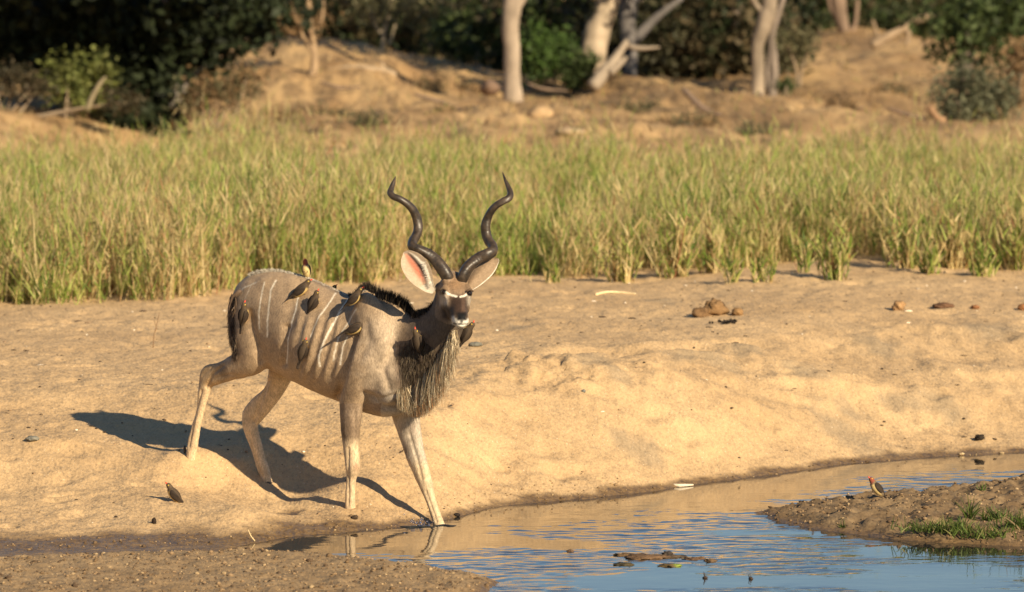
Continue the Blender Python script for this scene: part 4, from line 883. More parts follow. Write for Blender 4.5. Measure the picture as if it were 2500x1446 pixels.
# ================================================================== WOODED SLOPE
m_bark = attr_mat('pale_bark', rough=.85, var=.22, scale=5, stretch=(1, 1, .25), bmp=.8, dist=.04)
m_leaf = attr_mat('tree_leaf', rough=.6, var=.2, scale=2, trans=.25, spec=.2)
def limb(points, radii, n=6, seg=12, seed=0, wob=.04):
    c_ = catmull(points, n); r_ = catmull(np.array(radii, float)[:, None], n)[:, 0]
    V_, F_ = tube(c_, np.clip(r_, .01, 9), seg=seg, wob=wob, seed=seed); return V_, F_
def leafcloud(blobs, n, size, pal, seed, shell=.55):
    """blobs (cx,cy,cz,rx,ry,rz); leaf-sized faces gathered in sprays"""
    r = np.random.default_rng(seed); vol = np.array([b_[3] * b_[4] * b_[5] for b_ in blobs]) ** .7; cnt = (n * vol / vol.sum()).astype(int) + 1
    Cs = []
    for b_, c_ in zip(blobs, cnt):
        nc = max(3, c_ // 14); d_ = r.standard_normal((nc, 3)); d_ /= np.linalg.norm(d_, axis=1)[:, None]; rad = r.uniform(shell, 1.05, nc) ** .6 * (1 + .22 * r.standard_normal(nc))
        cc = np.array(b_[:3]) + d_ * rad[:, None] * np.array(b_[3:]); idx = r.integers(0, nc, c_)
        Cs.append((cc[idx] + r.normal(0, .11 * np.mean(b_[3:]) ** .5 + size * .8, (c_, 3)), idx + r.integers(0, 9999)))
    C_ = np.concatenate([c_ for c_, _ in Cs]); ids = np.concatenate([i_ for _, i_ in Cs]); m_ = len(C_)
    a = r.standard_normal((m_, 3)); a /= np.linalg.norm(a, axis=1)[:, None]; b_ = np.cross(a, r.standard_normal((m_, 3))); b_ /= np.linalg.norm(b_, axis=1)[:, None]
    s_ = size * r.uniform(.6, 1.4, (m_, 1)); V_ = np.stack([C_ - a * s_, C_ - b_ * s_ * .5, C_ + a * s_, C_ + b_ * s_ * .5], 1).reshape(-1, 3)
    F_ = np.arange(m_ * 4).reshape(-1, 4); pal = np.array(pal); t = pal[(ids * 7919) % len(pal)] * r.uniform(.7, 1.3, (m_, 1)); return V_, F_, np.repeat(t, 4, axis=0)
DG = [(.045, .065, .022), (.060, .085, .028), (.035, .050, .018), (.075, .10, .035)]
MG = [(.09, .13, .035), (.07, .105, .03), (.11, .14, .045)]
YG = [(.15, .17, .045), (.12, .14, .04), (.18, .19, .06)]
OG = [(.14, .13, .07), (.17, .15, .08), (.10, .10, .05)]
BR = [(.22, .14, .07), (.28, .18, .09), (.17, .11, .06)]
def gp(px_, Y_, dz=0): x = (px_ - 1250) / 12000.0 * Y_ / math.cos(PITCH) * 1.0; return np.array([x, Y_, zg(x, Y_) + dz])
def pt(px_, py_, Y_): return at(px_, py_, Y_)
def tree(label, trunks, crowns, Y_, pal, n=2600, size=.11, bark=(.42, .36, .29), seed=0, name='tree', cat='tree', group=None):
    """trunks: list of [(px,py,radius m)...] from the ground up; crowns: blobs (px, py, rx, ry, rz) at distance Y_ (+dy)"""
    p0 = pt(trunks[0][0][0], trunks[0][0][1], Y_) if trunks else pt(crowns[0][0], crowns[0][1], Y_)
    g = np.array([p0[0], Y_, zg(p0[0], Y_)]); o = origin(name, g, label, cat, group)
    for i, tr in enumerate(trunks):
        P = [pt(a, b_, Y_) for a, b_, c_ in tr]; R_ = [c_ * .9 for a, b_, c_ in tr]
        if i == 0: P = [np.array([P[0][0], Y_, g[2] - .25])] + P; R_ = [R_[0] * 1.15] + R_
        V_, F_ = limb(P, R_, seed=seed + i); sh_ = (1 + .45 * fbm(V_[:, 0] * 5, V_[:, 2] * 2.6, seed + i, 4))[:, None]
        part('trunk' if i == 0 else 'branch', V_, F_, m_bark, o, tint=np.clip(np.array(bark) * sh_, 0, 1))
    if crowns:
        B = []
        for c_ in crowns: q = pt(c_[0], c_[1], Y_) + np.array([0, c_[5] if len(c_) > 5 else 0, 0]); B.append((q[0], q[1], q[2], c_[2], c_[3], c_[4]))
        V_, F_, T_ = leafcloud(B, n, size, pal, seed); part('crown', V_, F_, m_leaf, o, tint=T_, smooth=False)
    return o
# high crowns stand above the picture: they shade the slope and mirror in the water; some are added for shade
def hi(px_, z_, rx, ry, rz, Y_, dy=0):
    """blob given by height above datum, expressed back as a pixel row"""
    return (px_, proj(np.array([0, Y_, z_]))[1], rx, ry, rz, dy)
PALE = (.33, .26, .195)
Yt = 84
tree('straight pale trunk left of centre, bare from its foot to the top of the picture', [[(1252, 236, .19), (1250, 190, .165), (1250, 120, .155), (1246, 60, .165), (1253, 0, .17), (1256, -120, .16), (1250, -420, .12)], [(1256, 30, .04), (1278, 0, .05), (1300, -60, .04)]],
     [hi(1280, 4.8, 2.0, 1.8, .7, Yt, 2.8)], Yt, MG, bark=PALE, seed=1, n=2400)
Yt = 88
tree('thickest pale trunk, swollen at the foot and forking near the top edge', [[(1452, 205, .25), (1440, 180, .24), (1448, 130, .27), (1458, 80, .26), (1476, 40, .2), (1494, 5, .15), (1515, -80, .13), (1530, -300, .1)], [(1470, 52, .15), (1468, 20, .12), (1466, -10, .1), (1440, -150, .08)]],
     [hi(1520, 4.9, 2.2, 1.8, .7, Yt, 3.0), hi(1400, 3.9, .7, .6, .35, Yt, 2.6)], Yt, MG, bark=(.36, .285, .205), seed=2, n=3000)
Yt = 93
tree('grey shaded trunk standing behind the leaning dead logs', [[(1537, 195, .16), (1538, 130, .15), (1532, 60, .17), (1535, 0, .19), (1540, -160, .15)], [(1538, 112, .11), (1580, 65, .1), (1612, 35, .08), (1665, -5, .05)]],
     [hi(1620, 4.9, 2.2, 1.8, .7, Yt, 2.5)], Yt, DG, bark=(.15, .135, .13), seed=3, n=2400)  # bark colour darkened for the shade this trunk stands in
Yt = 84
tree('twisted pale trunk on the right half, widening upwards beside a darker twin', [[(1850, 222, .14), (1851, 170, .12), (1850, 110, .115), (1862, 70, .15), (1874, 35, .165), (1880, 0, .14), (1888, -150, .12)], [(1862, 30, .06), (1842, 5, .05), (1830, -40, .04)]],
     [hi(1900, 4.9, 2.0, 1.8, .7, Yt, 2.8)], Yt, DG, bark=(.26, .205, .15), seed=4, n=2600)
tree('dark fluted twin stem leaning on the twisted pale trunk', [[(1886, 226, .10), (1890, 180, .085), (1886, 130, .09), (1884, 90, .07), (1898, 40, .06), (1915, -10, .05)], [(1874, 222, .05), (1874, 160, .045), (1880, 110, .04)]], [], 84.3, DG, bark=(.20, .16, .13), seed=5)
Yt = 108
tree('brown gnarled trunk winding up behind the right slope', [[(2080, 165, .11), (2078, 120, .10), (2064, 80, .13), (2052, 40, .17), (2044, -20, .20)], [(2070, 92, .07), (2088, 60, .06), (2094, 0, .05)], [(2052, 60, .07), (2030, 20, .07), (2020, -30, .06)]],
     [hi(2080, 5.2, 2.6, 2.2, .9, Yt)], Yt, OG, bark=(.20, .14, .10), seed=6, n=2200)
Yt = 79
tree('huge dark tree on the left with a grey trunk and black shaded crown', [[(424, 345, .21), (420, 290, .16), (428, 220, .13), (418, 160, .12), (410, 60, .14), (400, -100, .12)], [(424, 250, .07), (470, 190, .06), (520, 150, .04)], [(418, 140, .08), (350, 80, .07), (280, 40, .05)]],  # leaf colours near black: the deep shade is put into them
     [(160, 70, 1.3, 1.0, .55), (330, 60, 1.2, 1.0, .6), (60, 120, 1.0, .9, .5), (300, 170, .75, .6, .42), (390, 210, .5, .5, .45), (480, 150, .55, .5, .32, .4), (380, 285, .28, .3, .2), (520, 60, .9, .9, .4), (600, 20, .9, .8, .3), (230, 220, .6, .5, .4), (330, 250, .5, .5, .32), (350, 295, .35, .4, .22, -1), (285, 265, .4, .4, .25, -1), (395, 318, .22, .3, .16, -1), (120, 20, 1.5, 1.2, .6), (420, 90, .9, .8, .5), (250, 120, 1.1, .9, .5), hi(330, 4.25, 2.0, 1.8, .75, Yt, -2.6), hi(470, 4.4, 1.6, 1.6, .7, Yt, -3.0), hi(60, 4.25, 1.8, 1.8, .75, Yt, -2.6)], Yt, [(.016, .022, .011), (.022, .030, .014), (.030, .040, .018)], n=20000, size=.10, bark=(.24, .21, .19), seed=7)  # hi blobs: unseen canopy added toward the sun to shade this tree
tree('second dark tree merging with the huge one in the far left corner', [[(60, 215, .16), (70, 120, .15), (80, 0, .14)]], [(60, 20, 1.6, 1.2, .8), (200, 110, 1.1, 1, .6), (20, 150, 1.0, .9, .5), (240, 10, 1.2, 1.0, .5)], 88, [(.012, .017, .009), (.02, .027, .012)], n=6500, size=.1, bark=(.12, .1, .09), seed=8)  # near-black leaves carry the same deep shade in their colour
tree('green canopy hanging into the top edge above the left slope', [[(610, 150, .1), (600, 80, .09), (596, -10, .08)]], [(560, 30, .8, .8, .38), (640, 20, .7, .7, .34), (500, 60, .6, .6, .3), (430, 30, .6, .6, .34), (690, 5, .5, .5, .25)], 96, [(.055, .085, .03), (.07, .10, .035), (.04, .06, .022)], n=4600, size=.075, bark=(.2, .15, .11), seed=9)
tree('dead tree with a splayed pale stump foot left of centre', [[(758, 218, .13), (762, 190, .10), (768, 160, .075), (766, 110, .055), (757, 50, .05), (752, -10, .045)], [(766, 130, .04), (735, 80, .03), (718, 20, .03)], [(762, 100, .03), (785, 50, .025), (790, 0, .02)]], [(740, 40, .55, .5, .35)], 86, BR, n=420, size=.05, bark=(.33, .23, .14), seed=10)
tree('slim forked dead sapling above the curved pale log', [[(928, 158, .06), (934, 120, .05), (938, 80, .045), (950, 30, .04), (960, -10, .035)], [(938, 90, .035), (915, 60, .03), (905, 20, .025)], [(948, 112, .03), (956, 90, .025), (965, 60, .02)]], [(960, 20, .6, .5, .35), (900, 10, .5, .5, .3)], 96, OG, n=900, size=.06, bark=(.36, .29, .2), seed=11)
Yt = 84
tree('tall dark green tree at the right, its crown reaching down to a grey bush', [[(2355, 215, .12), (2360, 140, .11), (2370, 40, .1)], [(2362, 120, .06), (2420, 60, .05)]], [(2350, 40, .7, .6, .45), (2400, 110, .55, .5, .42), (2430, 30, .55, .5, .42), (2330, 120, .35, .4, .3), (2480, 0, .6, .6, .3), hi(2235, 4.7, 1.7, 1.8, .7, Yt, 2.5)], Yt, DG, n=7000, size=.07, bark=(.2, .16, .13), seed=12)  # hi blob: out-of-view foliage added to cast shade on the slope
# bushes
def bush(label, blobs, Y_, pal, n, size=.055, seed=0, name='bush', group=None):
    """woody shrub: several stems from the ground and a leafy crown"""
    c0 = blobs[0]; p0 = pt(c0[0], c0[1], Y_); g = np.array([p0[0], Y_, zg(p0[0], Y_)]); o = origin(name, g, label, 'bush', group); r = np.random.default_rng(seed); sb = MB()
    for q in range(6):
        b_ = blobs[q % len(blobs)]; e = pt(b_[0] + r.normal(0, 8), b_[1], Y_) + np.array([0, r.normal(0, .1), 0]); s0 = g + np.array([r.normal(0, .06), r.normal(0, .06), -.1]); m_ = (s0 + e) / 2 + r.normal(0, .06, 3)
        V_, F_ = limb([s0, m_, e], [.03, .022, .012], n=4, seg=6); sb.add(V_, F_, (.25, .19, .13))
    V_, F_ = sb.arr(); part('stem', V_, F_, m_bark, o, tint=sb.tint())
    B = [tuple(pt(b_[0], b_[1], Y_)) + tuple(b_[2:5]) for b_ in blobs]
    V_, F_, T_ = leafcloud(B, n, size, pal, seed, shell=.3); part('crown', V_, F_, m_leaf, o, tint=T_, smooth=False); return o
bush('bright green bush between the straight pale trunk and the thick one', [(1330, 150, .42, .4, .33), (1375, 120, .25, .3, .25), (1300, 110, .3, .3, .3), (1385, 165, .2, .25, .2)], 88, [(.06, .10, .028), (.09, .16, .035), (.05, .08, .025)], 2400, seed=20)
bush('dark green shrub hugging the left foot of the thickest trunk', [(1405, 190, .2, .22, .2), (1425, 160, .15, .2, .18)], 87, DG, 1100, seed=21)
bush('grey-green rounded bush below the tall dark tree on the right', [(2340, 235, .45, .4, .32), (2400, 260, .45, .4, .3), (2320, 290, .3, .3, .22), (2440, 230, .3, .3, .25), (2360, 190, .3, .3, .2)], 76, [(.12, .125, .075), (.10, .105, .06), (.15, .15, .09)], 3800, size=.04, seed=22)
bush('yellow-green bush lit in front of the black shade at the left', [(160, 185, .32, .3, .3), (235, 175, .25, .3, .25), (190, 225, .35, .3, .22)], 77, YG, 2000, size=.045, seed=23)
bush('brownish low brush right of the huge tree trunk', [(500, 215, .35, .3, .25), (560, 230, .35, .3, .22), (470, 260, .25, .3, .2), (600, 190, .3, .3, .2)], 78, OG + BR, 1900, size=.04, seed=24)
bush('small dark shrub between the left slope crest and the straight trunk', [(1120, 110, .3, .3, .25), (1080, 80, .35, .3, .25), (1150, 130, .2, .25, .15)], 100, DG, 1500, seed=25)
bush('dry olive shrub with a bare stem right of the dark twin stem', [(1935, 110, .3, .3, .24), (1965, 95, .2, .25, .2), (1910, 140, .2, .2, .2)], 87, OG, 1300, size=.045, seed=26)
bush('low dark tuft at the foot of the dark twin stem', [(1915, 210, .12, .15, .09)], 83.5, DG, 420, size=.03, seed=27)
bush('small green and brown tuft on the slope just above the reeds', [(1085, 285, .18, .2, .10), (1110, 300, .18, .2, .08), (1060, 292, .14, .2, .07)], 73, YG + BR, 800, size=.03, seed=28)
bush('brown brushwood at the right edge under the tall tree', [(2490, 150, .25, .3, .35), (2480, 250, .25, .3, .3)], 82, BR, 900, size=.05, seed=29)
bush('tangled dark brush in front of the slope at the far left edge', [(20, 200, .35, .3, .2), (80, 215, .3, .3, .16), (300, 250, .3, .3, .16)], 76, [(.05, .045, .025), (.09, .07, .04)], 1300, size=.04, seed=30)
scrub = [(690, 250, 76, 'small scrub on the left slope near the reeds'), (820, 235, 80, 'low scrub under the curved pale log'), (1040, 200, 86, 'low brown scrub halfway between log and straight trunk'), (1160, 190, 88, 'brown scrub tight against the slope left of the straight trunk'), (1560, 250, 78, 'low scrub below the leaning dead log'), (1700, 320, 71, 'dark scrub just above the reeds at mid right'), (1640, 285, 74, 'round scrub left of the dark fallen branches'), (1840, 300, 73, 'tiny scrub on the slope below the twisted trunk'), (2180, 180, 90, 'dark scrub patch in shade on the right slope'), (2050, 260, 78, 'flat brown scrub on the bare right slope'), (900, 300, 72, 'pale scrub just above the reeds behind the kudu'), (640, 150, 92, 'brown scrub on the crest right of the huge tree')]
for i, (a, b_, Yb, lb) in enumerate(scrub):
    z_ = zg((a - 1250) / 12000 * Yb, Yb); by = proj(np.array([0, Yb, z_]))[1]
    bush(lb, [(a, by - 8, .30, .3, .11), (a + 22, by - 6, .22, .25, .08), (a - 20, by - 7, .2, .25, .09)], Yb, [BR, OG, OG + BR][i % 3] + [(.07, .06, .035)], 620, size=.028, seed=500 + i, group='low scrub on the wooded slope')
# backdrop trees far behind: one of each, with its own crown
bk = [(-80, 'far left'), (760, ''), (850, ''), (930, ''), (1010, ''), (1120, ''), (1200, ''), (1320, ''), (1400, ''), (1590, ''), (1700, ''), (1790, ''), (1990, ''), (2140, ''), (2240, ''), (2330, ''), (2500, ''), (2620, '')]
bl = ['dark tree behind the huge left tree, at the left border', 'background tree seen above the splayed dead stump', 'background tree between the dead stump and the forked sapling', 'background tree right behind the forked sapling', 'background tree right of the forked sapling', 'background tree above the small dark shrub', 'background tree left behind the straight pale trunk', 'background tree right behind the straight pale trunk', 'background tree seen left of the thickest trunk', 'background tree framed by the grey trunk and its slanting branch',
      'background tree in the middle of the gap left of the twisted trunk', 'background tree close to the left of the twisted pale trunk', 'background tree between the twisted and the gnarled brown trunk', 'background tree right behind the gnarled brown trunk', 'background tree above the fallen pale root on the right', 'background tree behind the tall dark tree on the right', 'background tree filling the upper right corner', 'background tree partly cut by the right border']
for i, ((px_, _), lb) in enumerate(zip(bk, bl)):
    r = np.random.default_rng(300 + i); Yb = r.uniform(94, 99) if 1250 < px_ < 1850 else r.uniform(104, 122); pal = [[(.03, .042, .016), (.045, .06, .022), (.022, .03, .012)], [(.025, .035, .014), (.06, .055, .03), (.10, .075, .04)], DG + [(.10, .08, .045)], [(.03, .042, .016), (.075, .06, .03)], [(.06, .055, .03), (.04, .04, .02)]][i % 5]; by = proj(np.array([0, Yb, zg((px_ - 1250) / 12000 * Yb, Yb)]))[1]  # dark leaf palettes paint in the dense shade along the back
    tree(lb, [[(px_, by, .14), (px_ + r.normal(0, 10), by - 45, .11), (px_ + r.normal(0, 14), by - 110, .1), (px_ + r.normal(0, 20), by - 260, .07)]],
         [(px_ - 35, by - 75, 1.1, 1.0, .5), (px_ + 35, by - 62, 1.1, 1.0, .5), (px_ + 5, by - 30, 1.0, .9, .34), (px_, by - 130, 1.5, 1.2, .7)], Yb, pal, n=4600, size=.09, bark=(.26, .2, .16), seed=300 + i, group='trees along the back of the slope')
# undergrowth in front of them
ul = ['dark brush under the trees left of the straight trunk', 'dark brush on the shaded crest right of the sapling', 'dark brush behind the bright green bush', 'dark brush in the shade right of the grey trunk', 'dark brush left behind the twisted pale trunk', 'dark brush behind the dry olive shrub', 'dark brush above the fallen root at the right', 'brown brush on the crest over the dead stump']
for i, (px_, lb) in enumerate(zip((1180, 1020, 1350, 1640, 1780, 1960, 2200, 840), ul)):
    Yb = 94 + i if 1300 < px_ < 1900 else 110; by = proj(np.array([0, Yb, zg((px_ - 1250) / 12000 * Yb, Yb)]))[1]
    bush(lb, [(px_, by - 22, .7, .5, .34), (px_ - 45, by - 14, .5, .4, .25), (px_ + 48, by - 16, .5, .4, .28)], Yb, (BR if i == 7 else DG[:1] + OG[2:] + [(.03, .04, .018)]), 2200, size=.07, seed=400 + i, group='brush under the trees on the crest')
# fallen wood, rocks on the slope
def log(label, pts, rad, Y_, col, name='fallen_log', seed=0, br=()):
    P = [pt(a, b_, Y_ + (c_ if True else 0)) for a, b_, c_ in pts]; P = [np.array([p[0], p[1], max(p[2], zg(p[0], p[1]) + .3 * r_)]) for p, r_ in zip(P, rad)]
    g = np.array([P[0][0], P[0][1], zg(P[0][0], P[0][1])]); o = origin(name, g, label, 'log'); V_, F_ = limb(P, rad, seed=seed, wob=.08); part('stem', V_, F_, m_bark, o, tint=np.tile(col, (len(V_), 1)))
    for (bp, brd) in br:
        Q = [pt(a, b_, Y_ + c_) for a, b_, c_ in bp]; V_, F_ = limb(Q, brd, seed=seed + 1, wob=.08, seg=8); part('branch', V_, F_, m_bark, o, tint=np.tile(col, (len(V_), 1)))
    return o
log('pale dead log leaning up from the foot of the thickest trunk', [(1448, 212, 0), (1478, 172, .1), (1505, 140, .2), (1530, 100, .3)], [.13, .11, .09, .05], 86, (.28, .225, .17), seed=40, br=[([(1492, 178, 0), (1515, 155, .05), (1530, 140, .1)], [.06, .05, .03]), ([(1530, 112, .3), (1560, 118, .2), (1610, 116, .2)], [.05, .045, .02])])
log('curved pale log lying on the left slope under the sapling', [(965, 195, 0), (940, 180, 0), (905, 190, 0), (870, 182, .1), (800, 172, .2)], [.05, .06, .06, .045, .03], 86, (.38, .28, .18), seed=41, br=[([(940, 182, 0), (936, 165, 0), (932, 152, 0)], [.05, .04, .02])])
log('dark fallen branch pair slanting down the middle of the slope', [(1668, 218, 0), (1690, 240, 0), (1720, 265, 0), (1772, 288, 0)], [.045, .05, .04, .02], 77, (.14, .10, .075), seed=42, br=[([(1690, 248, 0), (1720, 272, 0), (1765, 282, 0)], [.035, .03, .015])])
log('pale fallen trunk with arched roots at the upper right', [(2130, 112, 0), (2170, 88, .1), (2215, 66, .2), (2235, 50, .2)], [.10, .09, .07, .05], 100, (.25, .18, .115), seed=43, br=[([(2215, 66, .2), (2218, 90, .1), (2212, 112, 0)], [.06, .05, .04]), ([(2235, 50, .2), (2270, 42, .3), (2310, 50, .3)], [.07, .06, .03]), ([(2150, 112, 0), (2140, 80, .1), (2130, 50, .1)], [.05, .04, .03])])
log('reddish dead stump beside the grey-green bush', [(2300, 325, 0), (2285, 285, 0), (2268, 262, 0)], [.10, .06, .05], 75, (.30, .18, .10), seed=44)
log('pale snag sticking out of the brush in front of the black shade', [(212, 268, 0), (228, 232, 0), (244, 205, 0), (258, 188, 0)], [.045, .04, .035, .02], 75, (.22, .18, .11), seed=45)
log('thin dark fallen bough on the right slope near the red stump', [(2170, 265, 0), (2220, 282, 0), (2270, 298, 0)], [.02, .035, .03], 76, (.16, .11, .08), seed=46)
for i, (lb, p_, Yb) in enumerate((('thin fallen branch on the left slope above the reeds', [(1010, 230), (1060, 245), (1120, 262)], 79), ('thin fallen branch just right of the straight trunk', [(1290, 205), (1330, 218), (1385, 222)], 83), ('long thin branch lying below the twisted pale trunk', [(1800, 238), (1860, 250), (1940, 246)], 80), ('broken branch lying in the bare right slope', [(2010, 262), (2060, 270), (2110, 262)], 78), ('thin branch among dry grass left of the curved pale log', [(780, 200), (830, 215), (880, 212)], 84))):
    log(lb, [(p_[0][0], p_[0][1], 0), (p_[1][0], p_[1][1], 0), (p_[2][0], p_[2][1], 0)], [.02, .03, .014], Yb, (.17, .12, .085), name='fallen_branch', seed=60 + i)
m_rock = attr_mat('rock', rough=.9, var=.25, scale=4, bmp=.8, dist=.05)
def boulder(label, px_, py_, Y_, r_, col, seed, name='boulder', cat='rock', flat=1.0, grp=None, sub=3):
    p = pt(px_, py_, Y_); z = zg(p[0], Y_); V_, F_ = rock((0, 0, 0), r_, seed, flat, sub=sub); V_ = V_ + np.array([p[0], Y_, max(p[2], z + r_[2] * .3)])
    o = part(name, V_ - np.array([p[0], Y_, 0]), F_, m_rock, tint=np.tile(col, (len(V_), 1))); o.location = (p[0], Y_, 0); return tag(o, label, cat, grp)
boulder('pale boulder on the slope straight below the straight trunk', 1320, 282, 75, (.20, .25, .14), (.42, .28, .15), 1)
boulder('flat pale rock just above the reeds left of centre', 1390, 322, 70, (.2, .2, .06), (.40, .29, .18), 2)
boulder('brown rock at the lower left foot of the straight trunk', 1195, 215, 80, (.16, .2, .12), (.20, .13, .09), 3)
# dry grass on the slope
rg = np.random.default_rng(31); n = 26000
X = rg.uniform(-16, 16, n); Y = rg.uniform(60, 116, n); k = (np.abs(X) < Y * .13) & (rg.random(n) < sst(-.25, .3, fbm(X * .7, Y * .25, 231, 4)) * .9 + .08); X, Y = X[k], Y[k]; n = len(X)
d_ = np.stack([rg.normal(0, .5, n), rg.normal(0, .5, n), np.ones(n)], 1)
V_, F_, T_ = blades(np.stack([X, Y, Z(X, Y, fine=False) - .02], 1), d_, rg.uniform(.04, .20, n), rg.uniform(.010, .024, n), np.array([(.42, .28, .13), (.33, .21, .10), (.48, .34, .17), (.18, .12, .065), (.27, .24, .10)])[rg.integers(0, 5, n)] * rg.uniform(.7, 1.2, (n, 1)), seg=2, grav=.2, rng=rg)
tag(part('dry_grass', V_, F_, m_reed, tint=np.clip(T_, 0, 1), smooth=False), 'thin dry orange grass scattered over the wooded slope', 'grass', kind='stuff')

# ================================================================== SMALL THINGS ON SAND AND WATER
def stone(label, px_, py_, r_, col, seed, cat='stone', name='stone', flat=1.0, sink=.35, grp=None, rough=.22):
    g = ground_at(px_, py_); V_, F_ = rock((0, 0, 0), r_, seed, flat, rough=rough, sub=3)
    r__ = np.random.default_rng(seed); t = np.tile(col, (len(V_), 1)) * (1 + .25 * fbm(V_[:, 0] * 30, V_[:, 2] * 30 + V_[:, 1] * 20, seed, 3))[:, None]
    o = part(name, V_, F_, m_rock2, tint=np.clip(t, 0, 1)); o.location = (g[0], g[1], g[2] + r_[2] * (1 - sink) * flat); return tag(o, label, cat, grp)
m_rock2 = attr_mat('small_stone', rough=.9, var=.3, scale=60, bmp=.8, dist=.008)
stone('largest brown dung lump of the group on the far sand, with a pale edge', 1747, 770, (.095, .09, .075), (.22, .13, .06), 11, 'dung', 'dung_lump', rough=.5)
stone('left dung lump in front of the largest one, half in shade', 1712, 774, (.07, .07, .045), (.18, .105, .05), 12, 'dung', 'dung_lump', rough=.5)
stone('small rounded dung lump to the right of the largest one', 1800, 771, (.045, .05, .035), (.26, .15, .065), 13, 'dung', 'dung_lump', rough=.4)
stone('single tan dung lump standing alone on the right part of the sand', 2194, 756, (.047, .05, .042), (.32, .19, .09), 14, 'dung', 'dung_lump', rough=.3)
stone('long flat dark brown dung lump, second from the right', 2303, 753, (.085, .05, .028), (.13, .07, .04), 15, 'dung', 'dung_lump', rough=.35)
stone('small reddish dung lump between the long one and the border', 2381, 755, (.035, .03, .018), (.24, .11, .05), 16, 'dung', 'dung_lump', rough=.3)
stone('reddish lump cut by the right border of the picture', 2497, 757, (.04, .04, .03), (.26, .12, .05), 17, 'dung', 'dung_lump')
stone('flat grey stone on the sand right of the kudu throat', 1160, 846, (.05, .04, .02), (.16, .155, .13), 18)
stone('flat grey stone on the sand at the far left', 80, 1076, (.045, .04, .018), (.19, .18, .15), 19)
stone('small grey pebble on the lumpy crest of the bank', 1425, 959, (.014, .014, .013), (.17, .17, .15), 20, 'pebble', 'pebble', rough=.1)
stone('black wet pebble at the water edge right of the wet forefoot', 1115, 1262, (.022, .02, .012), (.025, .018, .015), 21, 'pebble', 'pebble', rough=.15)
stone('black upright clod on the damp sand right of the near bird', 376, 1279, (.014, .015, .022), (.03, .02, .014), 22, 'clod', 'clod')
stone('black clod with a spike near the waterline at the right', 2392, 1075, (.035, .03, .022), (.03, .022, .016), 23, 'clod', 'clod', rough=.45)
stone('pale flat stone at the right waterline', 2347, 1112, (.022, .02, .01), (.5, .36, .2), 24, 'pebble', 'pebble')
stone('dark mud lump on the damp strip below the near foreleg', 865, 1268, (.02, .02, .014), (.06, .04, .025), 25, 'clod', 'clod', rough=.4)
# black droppings heap
g = ground_at(1778, 790); o = origin('droppings', g, 'heap of small black droppings in front of the dung lumps', 'dung')
r = np.random.default_rng(50); V0, F0 = rock((0, 0, 0), (.011, .009, .008), 3, sub=2); md_ = mesh_data('dropping', V0, F0, m_rock2, tint=np.tile((.018, .014, .012), (len(V0), 1)))
for q in range(46):
    e = bpy.data.objects.new('dropping', md_); COL.objects.link(e); e.parent = o; a_ = r.normal(0, .035); e.location = (a_ * 1.2 + r.uniform(-.03, .03), r.normal(0, .04), .006 + abs(r.normal(0, .010)) * max(0, 1 - abs(a_) * 12) + r.uniform(0, .006)); e.rotation_euler = (r.uniform(0, 3), r.uniform(0, 3), r.uniform(0, 3))
# specks of debris over the sand (uncountable)
r = np.random.default_rng(51); db = MB(); V0, F0 = ico(1)
n = 1500; X = r.uniform(-4.4, 4.6, n); Y = 28.8 + r.random(n) ** .8 * 14.5; zz, dd_, _m = Z(X, Y, full=True); rot = r.uniform(0, 3.14, n)
AV = []; AF = []; AT = []
for q in range(n):
    if dd_[q] < .15: continue
    s_ = r.choice([.003, .004, .006, .009]) * r.uniform(.7, 1.3); el = r.choice([1, 1, 1.5, 3.5]); c_ = np.array([(.05, .035, .025), (.13, .09, .055), (.8, .7, .55), (.3, .2, .12)])[r.choice(4, p=[.45, .25, .12, .18])]
    v0 = V0 * np.array([s_ * el, s_ * 1.2, s_ * .7]); ca, sa = math.cos(rot[q]), math.sin(rot[q]); v1 = np.stack([v0[:, 0] * ca - v0[:, 1] * sa, v0[:, 0] * sa + v0[:, 1] * ca, v0[:, 2]], 1) + (X[q], Y[q], zz[q] + s_ * .3)
    db.add(v1, F0, c_)
V_, F_ = db.arr(); tag(part('sand_debris', V_, F_, m_rock2, tint=db.tint()), 'scattered grit, crumbs and bits of twig over the sand', 'debris', kind='stuff')
# clods covering the mud bars and the damp edge
db = MB(); n = 9000; VC, FC = rock((0, 0, 0), (1, 1, 1), 5, sub=1, rough=.35)
X = r.uniform(-4.0, 4.4, n * 3); Y = r.uniform(25.6, 35.5, n * 3); zz, dd_, mm_ = Z(X, Y, full=True)
keep = ((mm_ > .6) & (dd_ < 0) & (zz > .006)) | ((dd_ > -.02) & (dd_ < .4) & (X < .8) & (r.random(n * 3) < .5)) | ((dd_ > -.02) & (dd_ < .1) & (X >= .8) & (r.random(n * 3) < .5))
X, Y, zz, dd_ = X[keep], Y[keep], zz[keep], dd_[keep]
for q in range(min(n, len(X))):
    s_ = r.choice([.004, .006, .009, .014], p=[.4, .35, .2, .05]) * r.uniform(.7, 1.2); sc3 = np.array([s_ * r.uniform(.8, 1.5), s_ * r.uniform(.8, 1.4), s_ * r.uniform(.5, 1.0)]); a_ = r.uniform(0, 6.28); v0 = VC * sc3; ca, sa = math.cos(a_), math.sin(a_)
    v1 = np.stack([v0[:, 0] * ca - v0[:, 1] * sa, v0[:, 0] * sa + v0[:, 1] * ca, v0[:, 2]], 1) + (X[q], Y[q], zz[q] + s_ * .2)
    c_ = np.array([(.17, .11, .06), (.27, .18, .10), (.38, .27, .15), (.10, .065, .04)])[r.choice(4, p=[.35, .3, .15, .2])]
    db.add(v1, FC, c_)
V_, F_ = db.arr(); tag(part('mud_clods', V_, F_, m_rock2, tint=db.tint()), 'crumbly dark clods covering the mud bars and damp bank edge', 'mud', kind='stuff')
